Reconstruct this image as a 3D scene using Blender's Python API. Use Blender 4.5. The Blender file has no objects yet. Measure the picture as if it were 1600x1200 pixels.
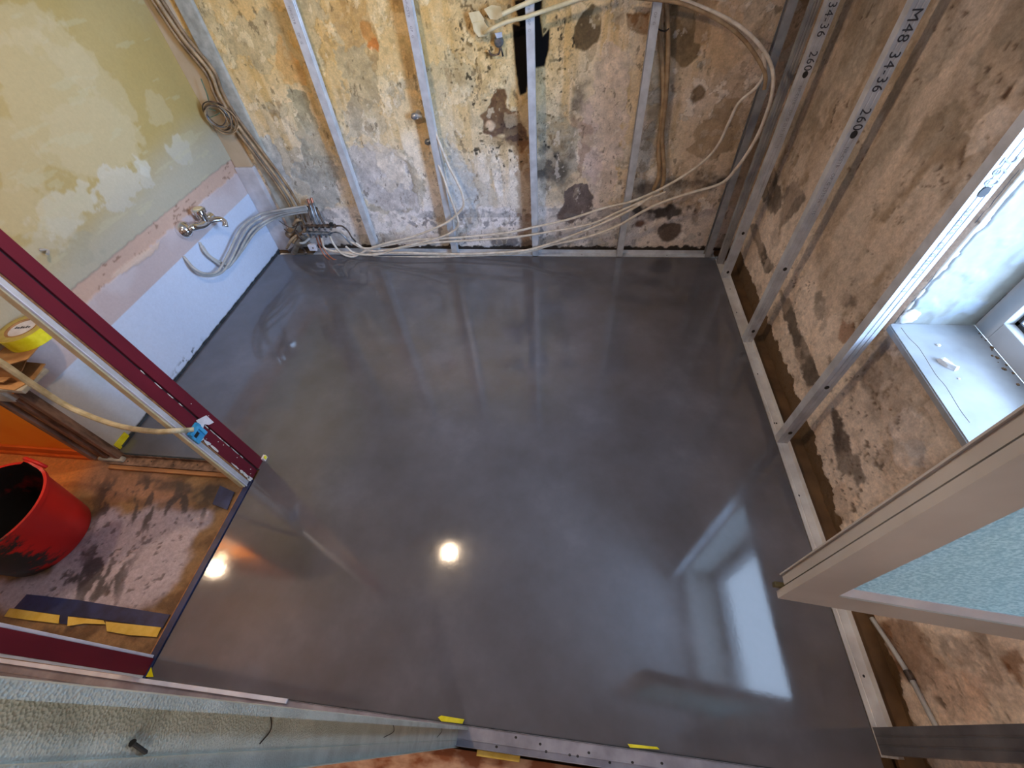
import bpy, bmesh, math, random
import numpy as np
from mathutils import Vector, Matrix

random.seed(7)
SC = bpy.context.scene
COL = SC.collection

# ------------------------------------------------------------------ camera, world, lights, exposure
CAM_H = 1.8
ROT = ((0.99205381, 0.10877899, -0.06321678),      # camera right
       (0.04364373, -0.7687991, -0.63799934),      # camera down
       (-0.11800192, 0.63017067, -0.7674376))      # camera forward
FPX = 660.44
cam_data = bpy.data.cameras.new('camera')
cam_data.sensor_width = 36.0
cam_data.lens = FPX * 36.0 / 1600.0
cam_data.clip_start = 0.02
cam = bpy.data.objects.new('camera', cam_data)
COL.objects.link(cam)
Rm, Dm, Fm = (Vector(r) for r in ROT)
m = Matrix((Rm, -Dm, -Fm)).transposed().to_4x4()
m.translation = Vector((0, 0, CAM_H))
cam.matrix_world = m
SC.camera = cam

world = bpy.data.worlds.new('world')
SC.world = world
world.use_nodes = True
bg = world.node_tree.nodes['Background']
bg.inputs[0].default_value = (0.52, 0.71, 1.0, 1)
bg.inputs[1].default_value = 5.2

def lamp(kind, name, loc, energy, color, size=None, size_y=None, target=None, radius=None):
    d = bpy.data.lights.new(name, kind)
    d.energy = energy
    d.color = color
    if kind == 'AREA':
        d.shape = 'RECTANGLE'; d.size = size; d.size_y = size_y or size
    if kind == 'SPOT':
        d.spot_size = math.radians(168); d.spot_blend = 0.35
    if radius is not None:
        d.shadow_soft_size = radius
    o = bpy.data.objects.new(name, d)
    o.location = loc
    if target is not None:
        o.rotation_euler = (Vector(target) - Vector(loc)).to_track_quat('-Z', 'Y').to_euler()
    COL.objects.link(o)
    return o

lamp('AREA', 'daylight_fill_panel', (4.3, -1.3, 1.9), 1300, (0.40, 0.62, 1.0), 3.0, 3.4, (0.2, 1.5, 1.1))  # added panel outside the window, boosts the daylight beyond the world sky
lamp('SPOT', 'ceiling_bulb_light', (-0.98, 1.22, 2.20), 48, (1.0, 0.74, 0.50), radius=0.028)
lamp('POINT', 'hall_lamp_light', (-2.62, 0.72, 1.50), 14, (1.0, 0.74, 0.50), radius=0.035)
lamp('SPOT', 'next_room_fill', (0.3, -1.1, 2.2), 28, (1.0, 0.86, 0.74), radius=0.12)  # added soft fill from the unseen next room, no fixture

SC.view_settings.view_transform = 'Standard'
SC.view_settings.look = 'None'
SC.view_settings.gamma = 1.0
SC.view_settings.use_curve_mapping = False
SC.view_settings.exposure = 0.13
SC.cycles.use_denoising = True
SC.cycles.max_bounces = 8
SC.cycles.diffuse_bounces = 5
SC.cycles.sample_clamp_indirect = 6.0

# ------------------------------------------------------------------ measuring and mesh helpers
def ray(u, v):
    return (Rm * ((u - 800) / FPX) + Dm * ((v - 600) / FPX) + Fm)

def at(u, v, axis, val):
    """the world point on the plane axis = val that is seen at pixel (u, v)"""
    d = ray(u, v); c = Vector((0, 0, CAM_H))
    return c + d * ((val - c[axis]) / d[axis])

def lin(c):
    return tuple((x / 12.92 if x <= 0.04045 else ((x + 0.055) / 1.055) ** 2.4) for x in c)

def rgb(r, g, b):
    return lin((r / 255, g / 255, b / 255))

def mesh_obj(name, verts, faces, mat=None, parent=None, smooth=False):
    me = bpy.data.meshes.new(name)
    me.from_pydata([tuple(v) for v in verts], [], faces)
    me.update()
    if mat: me.materials.append(mat)
    if smooth:
        me.polygons.foreach_set('use_smooth', [True] * len(me.polygons))
    o = bpy.data.objects.new(name, me)
    COL.objects.link(o)
    if parent: attach(o, parent)
    return o

def attach(o, parent):
    o.parent = parent
    o.matrix_parent_inverse = Matrix.Translation(-parent.location) if parent.rotation_euler[2] == 0 else parent.matrix_basis.inverted()

def thing(name, loc, label, cat, group=None):
    o = bpy.data.objects.new(name, None)
    o.empty_display_size = 0.05
    COL.objects.link(o)
    o.location = loc
    o['label'] = label; o['category'] = cat
    if group: o['group'] = group
    return o

def tag(o, label, cat, group=None):
    o['label'] = label; o['category'] = cat
    if group: o['group'] = group
    return o

def struct(o, label=None):
    o['kind'] = 'structure'
    if label: o['label'] = label
    return o

class Geo:
    def __init__(s): s.v = []; s.f = []
    def add(s, verts, faces):
        n = len(s.v); s.v += [Vector(p) for p in verts]; s.f += [tuple(i + n for i in f) for f in faces]
        return s
    def box(s, a, b, bev=0.0):
        x0, y0, z0 = (min(a[i], b[i]) for i in range(3)); x1, y1, z1 = (max(a[i], b[i]) for i in range(3))
        if bev <= 0:
            s.add([(x0,y0,z0),(x1,y0,z0),(x1,y1,z0),(x0,y1,z0),(x0,y0,z1),(x1,y0,z1),(x1,y1,z1),(x0,y1,z1)],
                  [(0,3,2,1),(4,5,6,7),(0,1,5,4),(1,2,6,5),(2,3,7,6),(3,0,4,7)])
        else:
            bm = bmesh.new(); bmesh.ops.create_cube(bm, size=1)
            for v in bm.verts:
                v.co = Vector(((x0+x1)/2 + v.co.x*(x1-x0), (y0+y1)/2 + v.co.y*(y1-y0), (z0+z1)/2 + v.co.z*(z1-z0)))
            bmesh.ops.bevel(bm, geom=bm.edges[:], offset=bev, segments=2, affect='EDGES', profile=0.6)
            s.bm(bm)
        return s
    def bm(s, bm):
        bm.verts.index_update()
        s.add([v.co.copy() for v in bm.verts], [tuple(v.index for v in f.verts) for f in bm.faces]); bm.free()
        return s
    def cyl(s, p0, p1, r0, r1=None, n=16, cap=True):
        p0 = Vector(p0); p1 = Vector(p1); r1 = r0 if r1 is None else r1
        d = (p1 - p0).normalized(); a = d.orthogonal().normalized(); b = d.cross(a)
        vs = []
        for p, r in ((p0, r0), (p1, r1)):
            for k in range(n):
                t = 2 * math.pi * k / n
                vs.append(p + a * math.cos(t) * r + b * math.sin(t) * r)
        fs = [(k, (k+1) % n, n + (k+1) % n, n + k) for k in range(n)]
        if cap: fs += [tuple(reversed(range(n))), tuple(range(n, 2*n))]
        return s.add(vs, fs)
    def lathe(s, origin, axis, prof, n=24, cap=True):
        """prof: list of (distance along the axis, radius)"""
        o = Vector(origin); d = Vector(axis).normalized(); a = d.orthogonal().normalized(); b = d.cross(a)
        vs = []
        for h, r in prof:
            for k in range(n):
                t = 2 * math.pi * k / n
                vs.append(o + d * h + a * math.cos(t) * r + b * math.sin(t) * r)
        fs = []
        for i in range(len(prof) - 1):
            for k in range(n):
                fs.append((i*n + k, i*n + (k+1) % n, (i+1)*n + (k+1) % n, (i+1)*n + k))
        if cap:
            fs.append(tuple(reversed(range(n)))); fs.append(tuple(range((len(prof)-1)*n, len(prof)*n)))
        return s.add(vs, fs)
    def tube(s, pts, r, n=8, sub=5, rad=None):
        pts = [Vector(p) for p in pts]
        if sub > 1 and len(pts) > 2:
            out = []
            P = [pts[0]*2 - pts[1]] + pts + [pts[-1]*2 - pts[-2]]
            for i in range(1, len(P) - 2):
                for k in range(sub):
                    t = k / sub
                    out.append(0.5 * ((2*P[i]) + (P[i+1]-P[i-1])*t + (2*P[i-1]-5*P[i]+4*P[i+1]-P[i+2])*t*t + (3*P[i]-P[i-1]-3*P[i+1]+P[i+2])*t**3))
            out.append(pts[-1]); pts = out
        vs = []; fs = []; a = None
        for i, p in enumerate(pts):
            d = (pts[min(i+1, len(pts)-1)] - pts[max(i-1, 0)]).normalized()
            a = d.orthogonal().normalized() if a is None else (a - d * a.dot(d)).normalized()
            b = d.cross(a); rr = r if rad is None else r * rad(i / (len(pts)-1))
            for k in range(n):
                t = 2*math.pi*k/n
                vs.append(p + a*math.cos(t)*rr + b*math.sin(t)*rr)
        for i in range(len(pts)-1):
            for k in range(n):
                fs.append((i*n+k, i*n+(k+1) % n, (i+1)*n+(k+1) % n, (i+1)*n+k))
        fs.append(tuple(reversed(range(n)))); fs.append(tuple(range((len(pts)-1)*n, len(pts)*n)))
        return s.add(vs, fs)
    def sheet(s, prof, t, frame, l0, l1):
        """bent sheet metal: polyline prof [(a, b)] of thickness t, run from l0 to l1 along frame's third axis"""
        O, A, B, L = frame
        n = len(prof); P = [Vector((p[0], p[1])) for p in prof]; off = []
        for i in range(n):
            d1 = (P[i] - P[i-1]).normalized() if i else (P[1] - P[0]).normalized()
            d2 = (P[i+1] - P[i]).normalized() if i < n-1 else d1
            nn = Vector((-d1.y - d2.y, d1.x + d2.x)); k = nn.length
            nn = nn / k if k > 1e-6 else Vector((-d1.y, d1.x))
            c = max(0.4, nn.dot(Vector((-d1.y, d1.x))))
            off.append(P[i] + nn * t / c)
        vs = []
        for l in (l0, l1):
            for q in P + off:
                vs.append(O + A*q.x + B*q.y + L*l)
        fs = []; k = 2*n
        for i in range(n-1):
            fs += [(i, i+1, k+i+1, k+i), (n+i+1, n+i, k+n+i, k+n+i+1), (i+1, i, n+i, n+i+1), (k+i, k+i+1, k+n+i+1, k+n+i)]
        fs += [(0, k, k+n, n), (n-1, 2*n-1, k+2*n-1, k+n-1)]
        return s.add(vs, fs)
    def build(s, name, mat, parent=None, smooth=False, auto=None):
        o = mesh_obj(name, s.v, s.f, mat, parent, smooth)
        if auto is not None:
            bm = bmesh.new(); bm.from_mesh(o.data)
            bmesh.ops.recalc_face_normals(bm, faces=bm.faces)
            for f in bm.faces: f.smooth = True
            for e in bm.edges:
                if len(e.link_faces) == 2 and e.calc_face_angle(0) > math.radians(auto): e.smooth = False
            bm.to_mesh(o.data); bm.free()
        return o

# ------------------------------------------------------------------ noise for painted, peeling surfaces
def vnoise(x, y, seed):
    rng = np.random.RandomState(seed); T = rng.rand(256, 256)
    xi = np.floor(x).astype(int); yi = np.floor(y).astype(int)
    fx = x - xi; fy = y - yi; fx = fx*fx*(3-2*fx); fy = fy*fy*(3-2*fy)
    a = T[xi & 255, yi & 255]; b = T[(xi+1) & 255, yi & 255]; c = T[xi & 255, (yi+1) & 255]; d = T[(xi+1) & 255, (yi+1) & 255]
    return a*(1-fx)*(1-fy) + b*fx*(1-fy) + c*(1-fx)*fy + d*fx*fy

def fbm(x, y, sc, octv=4, seed=1, gain=0.5):
    t = 0; a = 1; n = 0
    for i in range(octv):
        t = t + a*vnoise(x*sc + 17.3*i, y*sc + 9.1*i, seed+i); n += a; a *= gain; sc *= 2.03
    return t / n

def sstep(a, b, x):
    t = np.clip((x-a)/(b-a), 0, 1); return t*t*(3-2*t)

def poly_mask(S, T, poly, warp=0.012, soft=0.003, seed=3, sc=22):
    W1 = (fbm(S, T, sc, 4, seed)-0.5)*2*warp*1.8; W2 = (fbm(S, T, sc, 4, seed+50)-0.5)*2*warp*1.8
    X = S+W1; Y = T+W2
    inside = np.zeros(X.shape, bool); dist = np.full(X.shape, 1e9); n = len(poly)
    for i in range(n):
        x0, y0 = poly[i]; x1, y1 = poly[(i+1) % n]
        dx, dy = x1-x0, y1-y0; L = dx*dx+dy*dy+1e-12
        t = np.clip(((X-x0)*dx+(Y-y0)*dy)/L, 0, 1)
        dist = np.minimum(dist, np.hypot(X-x0-t*dx, Y-y0-t*dy))
        if abs(dy) > 1e-12:
            c = ((y0 > Y) != (y1 > Y)) & (X < dx*(Y-y0)/dy + x0); inside ^= c
    sd = np.where(inside, dist, -dist)
    return sstep(-soft, soft, sd)

def blob_mask(S, T, c, r, warp=0.02, soft=0.02, seed=5):
    W = (fbm(S, T, 18, 4, seed)-0.5)*2*warp
    d = np.sqrt(((S-c[0])/r[0])**2 + ((T-c[1])/r[1])**2)
    return 1 - sstep(1-soft/min(r), 1+soft/min(r), d + W/min(r))

def mixc(C, col, m):
    col = np.array(col)
    return C*(1-m[..., None]) + col*m[..., None]

def peel(C, H, S, T, sc, thr, col, amt, dep, seed, edge=0.35, sx=1.0, sy=1.0):
    """a peeled layer: flat colour inside a noise contour, thin dark rim, real step in depth"""
    f = fbm(S*sx, T*sy, sc, 6, seed, 0.56)
    m = sstep(thr, thr+0.008, f)
    rim = (1-sstep(0.0, 0.010, np.abs(f-thr)))*edge
    C = mixc(C, col, m*amt); C = C*(1-rim[..., None]*0.75)
    return C, H-dep*m

def desat(C, k, gain=1.0):
    L = C.mean(-1, keepdims=True)
    return (L+(C-L)*k)*gain

def paint_grid(name, O, A, B, N, s, t, fn, mat, parent=None, hole=None):
    S, T = np.meshgrid(s, t, indexing='ij')
    C, Hh = fn(S, T)
    Ov, Av, Bv, Nv = (np.array(q, float) for q in (O, A, B, N))
    P = Ov + S[..., None]*Av + T[..., None]*Bv + Hh[..., None]*Nv
    ns, nt = S.shape
    idx = np.arange(ns*nt).reshape(ns, nt)
    q = np.stack([idx[:-1, :-1], idx[1:, :-1], idx[1:, 1:], idx[:-1, 1:]], -1).reshape(-1, 4)
    if hole is not None:
        cs = (S[:-1, :-1]+S[1:, 1:])/2; ct = (T[:-1, :-1]+T[1:, 1:])/2
        q = q[~hole(cs, ct).reshape(-1)]
    if np.dot(np.cross(Av, Bv), Nv) < 0: q = q[:, ::-1]
    me = bpy.data.meshes.new(name)
    me.vertices.add(ns*nt); me.vertices.foreach_set('co', P.reshape(-1).astype(np.float32))
    me.loops.add(q.size); me.loops.foreach_set('vertex_index', q.reshape(-1).astype(np.int32))
    me.polygons.add(len(q)); me.polygons.foreach_set('loop_start', np.arange(0, q.size, 4, dtype=np.int32))
    me.polygons.foreach_set('use_smooth', np.ones(len(q), bool))
    me.update(calc_edges=True)
    at_ = me.color_attributes.new('paint', 'FLOAT_COLOR', 'POINT')
    rgba = np.ones((ns*nt, 4), np.float32); rgba[:, :3] = np.clip(C, 0, 1).reshape(-1, 3)
    at_.data.foreach_set('color', rgba.reshape(-1))
    me.materials.append(mat)
    o = bpy.data.objects.new(name, me); COL.objects.link(o)
    if parent: attach(o, parent)
    return o

# ------------------------------------------------------------------ materials
def new_mat(name):
    mt = bpy.data.materials.new(name); mt.use_nodes = True
    return mt, mt.node_tree, mt.node_tree.nodes['Principled BSDF']

def coords(nt, scale=(1, 1, 1)):
    tc = nt.nodes.new('ShaderNodeTexCoord'); mp = nt.nodes.new('ShaderNodeMapping')
    mp.inputs['Scale'].default_value = scale
    nt.links.new(tc.outputs['Object'], mp.inputs[0]); return mp.outputs[0]

def noise(nt, vec, scale, detail=4, rough=0.55):
    n = nt.nodes.new('ShaderNodeTexNoise'); n.inputs['Scale'].default_value = scale
    n.inputs['Detail'].default_value = detail; n.inputs['Roughness'].default_value = rough
    nt.links.new(vec, n.inputs['Vector']); return n.outputs['Fac']

def ramp(nt, fac, stops):
    r = nt.nodes.new('ShaderNodeValToRGB'); el = r.color_ramp.elements
    while len(el) < len(stops): el.new(0.5)
    for e, (p, c) in zip(el, stops): e.position = p; e.color = (*c, 1) if len(c) == 3 else c
    nt.links.new(fac, r.inputs[0]); return r.outputs[0]

def bump(nt, bsdf, height, strength=0.3, dist=0.002):
    b = nt.nodes.new('ShaderNodeBump'); b.inputs['Strength'].default_value = strength
    b.inputs['Distance'].default_value = dist
    nt.links.new(height, b.inputs['Height']); nt.links.new(b.outputs[0], bsdf.inputs['Normal'])

def simple(name, c1, c2=None, sc=30, rough=0.6, metal=0.0, bmp=0.15, bsc=None, stretch=(1, 1, 1), lo=0.35, hi=0.65, spec=0.5, bd=0.001):
    mt, nt, b = new_mat(name)
    v = coords(nt, stretch)
    f = noise(nt, v, sc)
    nt.links.new(ramp(nt, f, [(lo, c1), (hi, c2 or c1)]), b.inputs['Base Color'])
    b.inputs['Roughness'].default_value = rough; b.inputs['Metallic'].default_value = metal
    b.inputs['Specular IOR Level'].default_value = spec
    if bmp: bump(nt, b, noise(nt, v, bsc or sc*4, 3), bmp, bd)
    return mt

def painted(name, fine=90, rough=0.85, bs=0.5, bd=0.002, spec=0.25, var=0.22):
    mt, nt, b = new_mat(name)
    a = nt.nodes.new('ShaderNodeAttribute'); a.attribute_name = 'paint'
    v = coords(nt); f = noise(nt, v, fine, 6, 0.7)
    mp = nt.nodes.new('ShaderNodeMapRange'); mp.inputs['From Min'].default_value = 0.3; mp.inputs['From Max'].default_value = 0.7
    mp.inputs['To Min'].default_value = 1-var; mp.inputs['To Max'].default_value = 1+var*0.7
    nt.links.new(f, mp.inputs[0])
    mx = nt.nodes.new('ShaderNodeVectorMath'); mx.operation = 'SCALE'
    nt.links.new(a.outputs['Color'], mx.inputs[0]); nt.links.new(mp.outputs[0], mx.inputs['Scale'])
    nt.links.new(mx.outputs[0], b.inputs['Base Color'])
    b.inputs['Roughness'].default_value = rough; b.inputs['Specular IOR Level'].default_value = spec
    bump(nt, b, noise(nt, v, fine*1.6, 5, 0.65), bs, bd)
    return mt

M = {}
M['plaster'] = painted('peeling_plaster', 110, 0.85, 0.5, 0.002, 0.2, 0.22)
M['board'] = painted('plasterboard', 60, 0.75, 0.15, 0.001, 0.3, 0.06)
M['old_floor'] = painted('old_floor', 70, 0.5, 0.6, 0.003, 0.5, 0.25)
M['galv'] = simple('galvanised_steel', rgb(186, 188, 192), rgb(214, 216, 220), 14, 0.42, 0.25, 0.08, 300)
M['galv_dull'] = simple('dull_galvanised_steel', rgb(146, 146, 148), rgb(180, 180, 180), 10, 0.5, 0.25, 0.08, 200)
M['galv_near'] = simple('lilac_grey_galvanised_steel', rgb(134, 132, 142), rgb(164, 162, 172), 12, 0.45, 0.3, 0.08, 200)
M['galv_dark'] = simple('dark_galvanised_steel', rgb(92, 92, 96), rgb(116, 116, 120), 10, 0.5, 0.3, 0.08, 200)
M['track'] = simple('cream_dusty_track_steel', rgb(196, 192, 188), rgb(222, 220, 216), 9, 0.5, 0.15, 0.1, 160)
M['white_paint'] = simple('white_trim', rgb(204, 208, 226), rgb(226, 230, 244), 12, 0.4, 0, 0.05)
M['pvc'] = simple('white_pvc', rgb(176, 176, 176), rgb(194, 194, 194), 5, 0.28, 0, 0.03, 60)
M['sill'] = simple('white_sill_plastic', rgb(142, 142, 142), rgb(162, 162, 162), 7, 0.3, 0, 0.06, 50)
M['gasket'] = simple('black_gasket', (0.012, 0.011, 0.01), (0.03, 0.025, 0.02), 20, 0.6, 0, 0.1)
M['hardware'] = simple('dull_brass_hardware', rgb(92, 86, 58), rgb(128, 118, 84), 20, 0.4, 0.6, 0.1)
M['chrome'] = simple('chrome', (0.75, 0.75, 0.76), (0.85, 0.85, 0.85), 8, 0.08, 1.0, 0)
M['navy'] = simple('navy_waterproof_tape', rgb(16, 28, 62), rgb(34, 50, 98), 16, 0.42, 0, 0.3, 120)
M['navy2'] = simple('blue_tape_patch', rgb(26, 40, 78), rgb(44, 62, 108), 20, 0.4, 0, 0.2)
M['yellow'] = simple('yellow_tape', rgb(222, 212, 10), rgb(244, 236, 60), 30, 0.35, 0, 0.05)
M['masking'] = simple('amber_masking_tape', rgb(206, 170, 60), rgb(224, 194, 96), 20, 0.5, 0, 0.2)
M['cable'] = simple('cream_conduit', rgb(200, 184, 164), rgb(228, 216, 200), 25, 0.5, 0, 0.15, 90)
M['cable_tan'] = simple('tan_dusty_conduit', rgb(140, 112, 82), rgb(182, 154, 118), 18, 0.6, 0, 0.2, 90)
M['pipe_brown'] = simple('brown_dusty_pipe', rgb(104, 80, 54), rgb(160, 130, 94), 16, 0.55, 0, 0.2, 90)
M['pipe_grey'] = simple('grey_plastic_pipe', rgb(160, 158, 154), rgb(188, 186, 180), 14, 0.4, 0, 0.05)
M['copper'] = simple('copper_pipe', rgb(150, 84, 58), rgb(196, 132, 104), 20, 0.35, 0.7, 0.05)
M['dark_metal'] = simple('dark_tarnished_metal', rgb(48, 42, 40), rgb(124, 106, 92), 28, 0.45, 0.5, 0.2)
M['steel_blue'] = simple('tarnished_steel', rgb(92, 100, 108), rgb(158, 160, 162), 28, 0.35, 0.7, 0.2)
M['black'] = simple('black_rubber', (0.01, 0.01, 0.01), (0.025, 0.022, 0.02), 30, 0.6)
M['ink'] = simple('dark_ink', (0.035, 0.037, 0.045), (0.05, 0.05, 0.06), 60, 0.6, 0, 0)
M['ink_faint'] = simple('worn_grey_ink', (0.2, 0.205, 0.22), (0.30, 0.30, 0.32), 60, 0.6, 0, 0)
M['cardboard'] = simple('cardboard', rgb(150, 108, 66), rgb(186, 144, 96), 12, 0.8, 0, 0.2, 80)
M['paper'] = simple('white_paper', rgb(208, 204, 210), rgb(232, 230, 236), 30, 0.6, 0, 0.1)
M['cream_plastic'] = simple('cream_plastic', rgb(206, 190, 146), rgb(226, 212, 174), 20, 0.45, 0, 0.1)
M['blue_plastic'] = simple('blue_plastic', rgb(40, 140, 196), rgb(84, 176, 222), 30, 0.35, 0, 0.1)
M['bare_wood'] = simple('bare_wood', rgb(132, 90, 56), rgb(176, 126, 80), 6, 0.6, 0, 0.3, 40, (1, 8, 8))
M['dirty_wood'] = simple('dirty_brown_wood', rgb(78, 58, 46), rgb(150, 120, 102), 7, 0.6, 0, 0.3, 60, (4, 4, 1))
M['ochre_board'] = simple('ochre_subfloor_board', rgb(92, 66, 40), rgb(122, 90, 56), 8, 0.8, 0, 0.2, 60)
M['orange'] = simple('orange_wall_paint', rgb(252, 146, 20), rgb(255, 160, 34), 5, 0.6, 0, 0.04, 60)
M['orange_base'] = simple('orange_skirting_paint', rgb(196, 84, 16), rgb(220, 104, 26), 6, 0.5, 0, 0.05)
M['ceiling'] = simple('ceiling_paint', rgb(222, 222, 226), rgb(236, 236, 240), 3, 0.9, 0, 0.05)
M['room_paint'] = simple('next_room_paint', rgb(190, 176, 160), rgb(206, 192, 176), 3, 0.9, 0, 0.05)
M['grey_plaster'] = simple('grey_plaster', rgb(150, 150, 140), rgb(184, 182, 172), 18, 0.85, 0, 0.5, 80, bd=0.003)
M['plaster_white'] = simple('white_plaster', rgb(206, 204, 200), rgb(228, 226, 222), 18, 0.85, 0, 0.5, 60, bd=0.003)
M['foam'] = simple('dark_perimeter_foam', rgb(26, 32, 38), rgb(56, 64, 70), 30, 0.8, 0, 0.3)
M['bulb'] = None

def maroon():
    mt, nt, b = new_mat('maroon_gloss_paint')
    v = coords(nt, (1, 1, 0.35)); f = noise(nt, v, 9, 5)
    nt.links.new(ramp(nt, f, [(0.3, rgb(92, 20, 36)), (0.7, rgb(110, 26, 42))]), b.inputs['Base Color'])
    b.inputs['Roughness'].default_value = 0.5
    b.inputs['Specular IOR Level'].default_value = 0.35
    bump(nt, b, noise(nt, v, 40), 0.1, 0.001)
    return mt
M['maroon'] = maroon()

def emboss():
    mt, nt, b = new_mat('embossed_galvanised_steel')
    v = coords(nt)
    f = noise(nt, v, 26, 3)
    nt.links.new(ramp(nt, f, [(0.35, rgb(176, 186, 180)), (0.65, rgb(200, 210, 204))]), b.inputs['Base Color'])
    b.inputs['Metallic'].default_value = 0.1; b.inputs['Roughness'].default_value = 0.38
    vo = nt.nodes.new('ShaderNodeTexVoronoi'); vo.inputs['Scale'].default_value = 520
    nt.links.new(v, vo.inputs['Vector'])
    bump(nt, b, vo.outputs['Distance'], 0.7, 0.0013)
    return mt
M['emboss'] = emboss()

def screed():
    mt, nt, b = new_mat('wet_grey_screed')
    v = coords(nt)
    f = noise(nt, v, 2.2, 5, 0.6); g = noise(nt, v, 1.1, 2)
    nt.links.new(ramp(nt, f, [(0.30, rgb(82, 80, 83)), (0.55, rgb(94, 93, 99)), (0.72, rgb(106, 106, 115))]), b.inputs['Base Color'])
    nt.links.new(ramp(nt, f, [(0.35, (0.05,)*3), (0.7, (0.13,)*3)]), b.inputs['Roughness'])
    b.inputs['IOR'].default_value = 1.8
    n1 = noise(nt, v, 95, 2, 0.5)
    bump(nt, b, n1, 0.06, 0.001)
    return mt
M['screed'] = screed()

def glass():
    mt = bpy.data.materials.new('frosted_glass'); mt.use_nodes = True; nt = mt.node_tree; nt.nodes.clear()
    out = nt.nodes.new('ShaderNodeOutputMaterial'); v = coords(nt)
    tr = nt.nodes.new('ShaderNodeBsdfTranslucent'); nt.links.new(ramp(nt, noise(nt, v, 170, 3), [(0.4, (0.55, 0.74, 0.76)), (0.62, (0.85, 0.98, 0.98))]), tr.inputs[0])
    di = nt.nodes.new('ShaderNodeBsdfDiffuse'); nt.links.new(ramp(nt, noise(nt, v, 170, 3), [(0.4, (0.42, 0.54, 0.55)), (0.62, (0.72, 0.85, 0.85))]), di.inputs[0])
    gl = nt.nodes.new('ShaderNodeBsdfGlossy'); gl.inputs['Roughness'].default_value = 0.25
    a = nt.nodes.new('ShaderNodeMixShader'); a.inputs[0].default_value = 0.35
    b = nt.nodes.new('ShaderNodeMixShader'); b.inputs[0].default_value = 0.10
    nt.links.new(tr.outputs[0], a.inputs[1]); nt.links.new(di.outputs[0], a.inputs[2])
    nt.links.new(a.outputs[0], b.inputs[1]); nt.links.new(gl.outputs[0], b.inputs[2])
    nt.links.new(b.outputs[0], out.inputs[0])
    bp = nt.nodes.new('ShaderNodeBump'); bp.inputs['Strength'].default_value = 0.6; bp.inputs['Distance'].default_value = 0.002
    nt.links.new(noise(nt, v, 160, 2), bp.inputs['Height'])
    for n_ in (tr, di, gl): nt.links.new(bp.outputs[0], n_.inputs['Normal'])
    return mt
M['glass'] = glass()

def clear_glass():
    mt = bpy.data.materials.new('clear_window_glass'); mt.use_nodes = True; nt = mt.node_tree; nt.nodes.clear()
    out = nt.nodes.new('ShaderNodeOutputMaterial')
    tp = nt.nodes.new('ShaderNodeBsdfTransparent'); gl = nt.nodes.new('ShaderNodeBsdfGlossy'); gl.inputs['Roughness'].default_value = 0.02
    mx = nt.nodes.new('ShaderNodeMixShader'); mx.inputs[0].default_value = 0.06
    nt.links.new(tp.outputs[0], mx.inputs[1]); nt.links.new(gl.outputs[0], mx.inputs[2]); nt.links.new(mx.outputs[0], out.inputs[0])
    return mt
M['clear'] = clear_glass()

def emit(name, c, s):
    mt, nt, b = new_mat(name)
    b.inputs['Base Color'].default_value = (*c, 1); b.inputs['Emission Color'].default_value = (*c, 1); b.inputs['Emission Strength'].default_value = s
    return mt
M['bulb'] = emit('glowing_bulb_glass', (1, 0.78, 0.46), 30)

def bucket_mat():
    mt, nt, b = new_mat('red_rubber_with_cement')
    v = coords(nt, (1, 1, 2.2)); f = noise(nt, v, 9, 6, 0.7)
    g = nt.nodes.new('ShaderNodeTexCoord'); sp = nt.nodes.new('ShaderNodeSeparateXYZ'); nt.links.new(g.outputs['Object'], sp.inputs[0])
    # dark cement smears on the side facing -y (south)
    mr = nt.nodes.new('ShaderNodeMapRange'); mr.inputs['From Min'].default_value = 0.45; mr.inputs['From Max'].default_value = 0.30
    mr.inputs['To Min'].default_value = -0.28; mr.inputs['To Max'].default_value = 0.20
    nt.links.new(sp.outputs['Y'], mr.inputs[0])
    ad = nt.nodes.new('ShaderNodeMath'); ad.operation = 'ADD'; nt.links.new(f, ad.inputs[0]); nt.links.new(mr.outputs[0], ad.inputs[1])
    nt.links.new(ramp(nt, ad.outputs[0], [(0.50, rgb(196, 26, 22)), (0.56, rgb(150, 22, 20)), (0.60, rgb(38, 36, 36))]), b.inputs['Base Color'])
    b.inputs['Roughness'].default_value = 0.45
    bump(nt, b, f, 0.2, 0.003)
    return mt
M['bucket'] = bucket_mat()
M['bucket_in'] = simple('cement_coated_red_rubber', rgb(18, 16, 16), rgb(120, 16, 16), 7, 0.45, 0, 0.4, 40, lo=0.52, hi=0.62, bd=0.004)

# ------------------------------------------------------------------ surfaces that the painter colours
YB = 2.80     # back wall plane
XR = 1.14     # right wall plane
XL = -2.30    # left wall plane
ZC = 2.30     # ceiling

def bp(u, v):
    p = at(u, v, 1, YB); return (p.x, p.z)
def rp(u, v):
    p = at(u, v, 0, XR); return (p.y, p.z)
def lp(u, v):
    p = at(u, v, 0, XL); return (p.y, p.z)
def fp(u, v):
    p = at(u, v, 2, 0); return (p.x, p.y)

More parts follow.
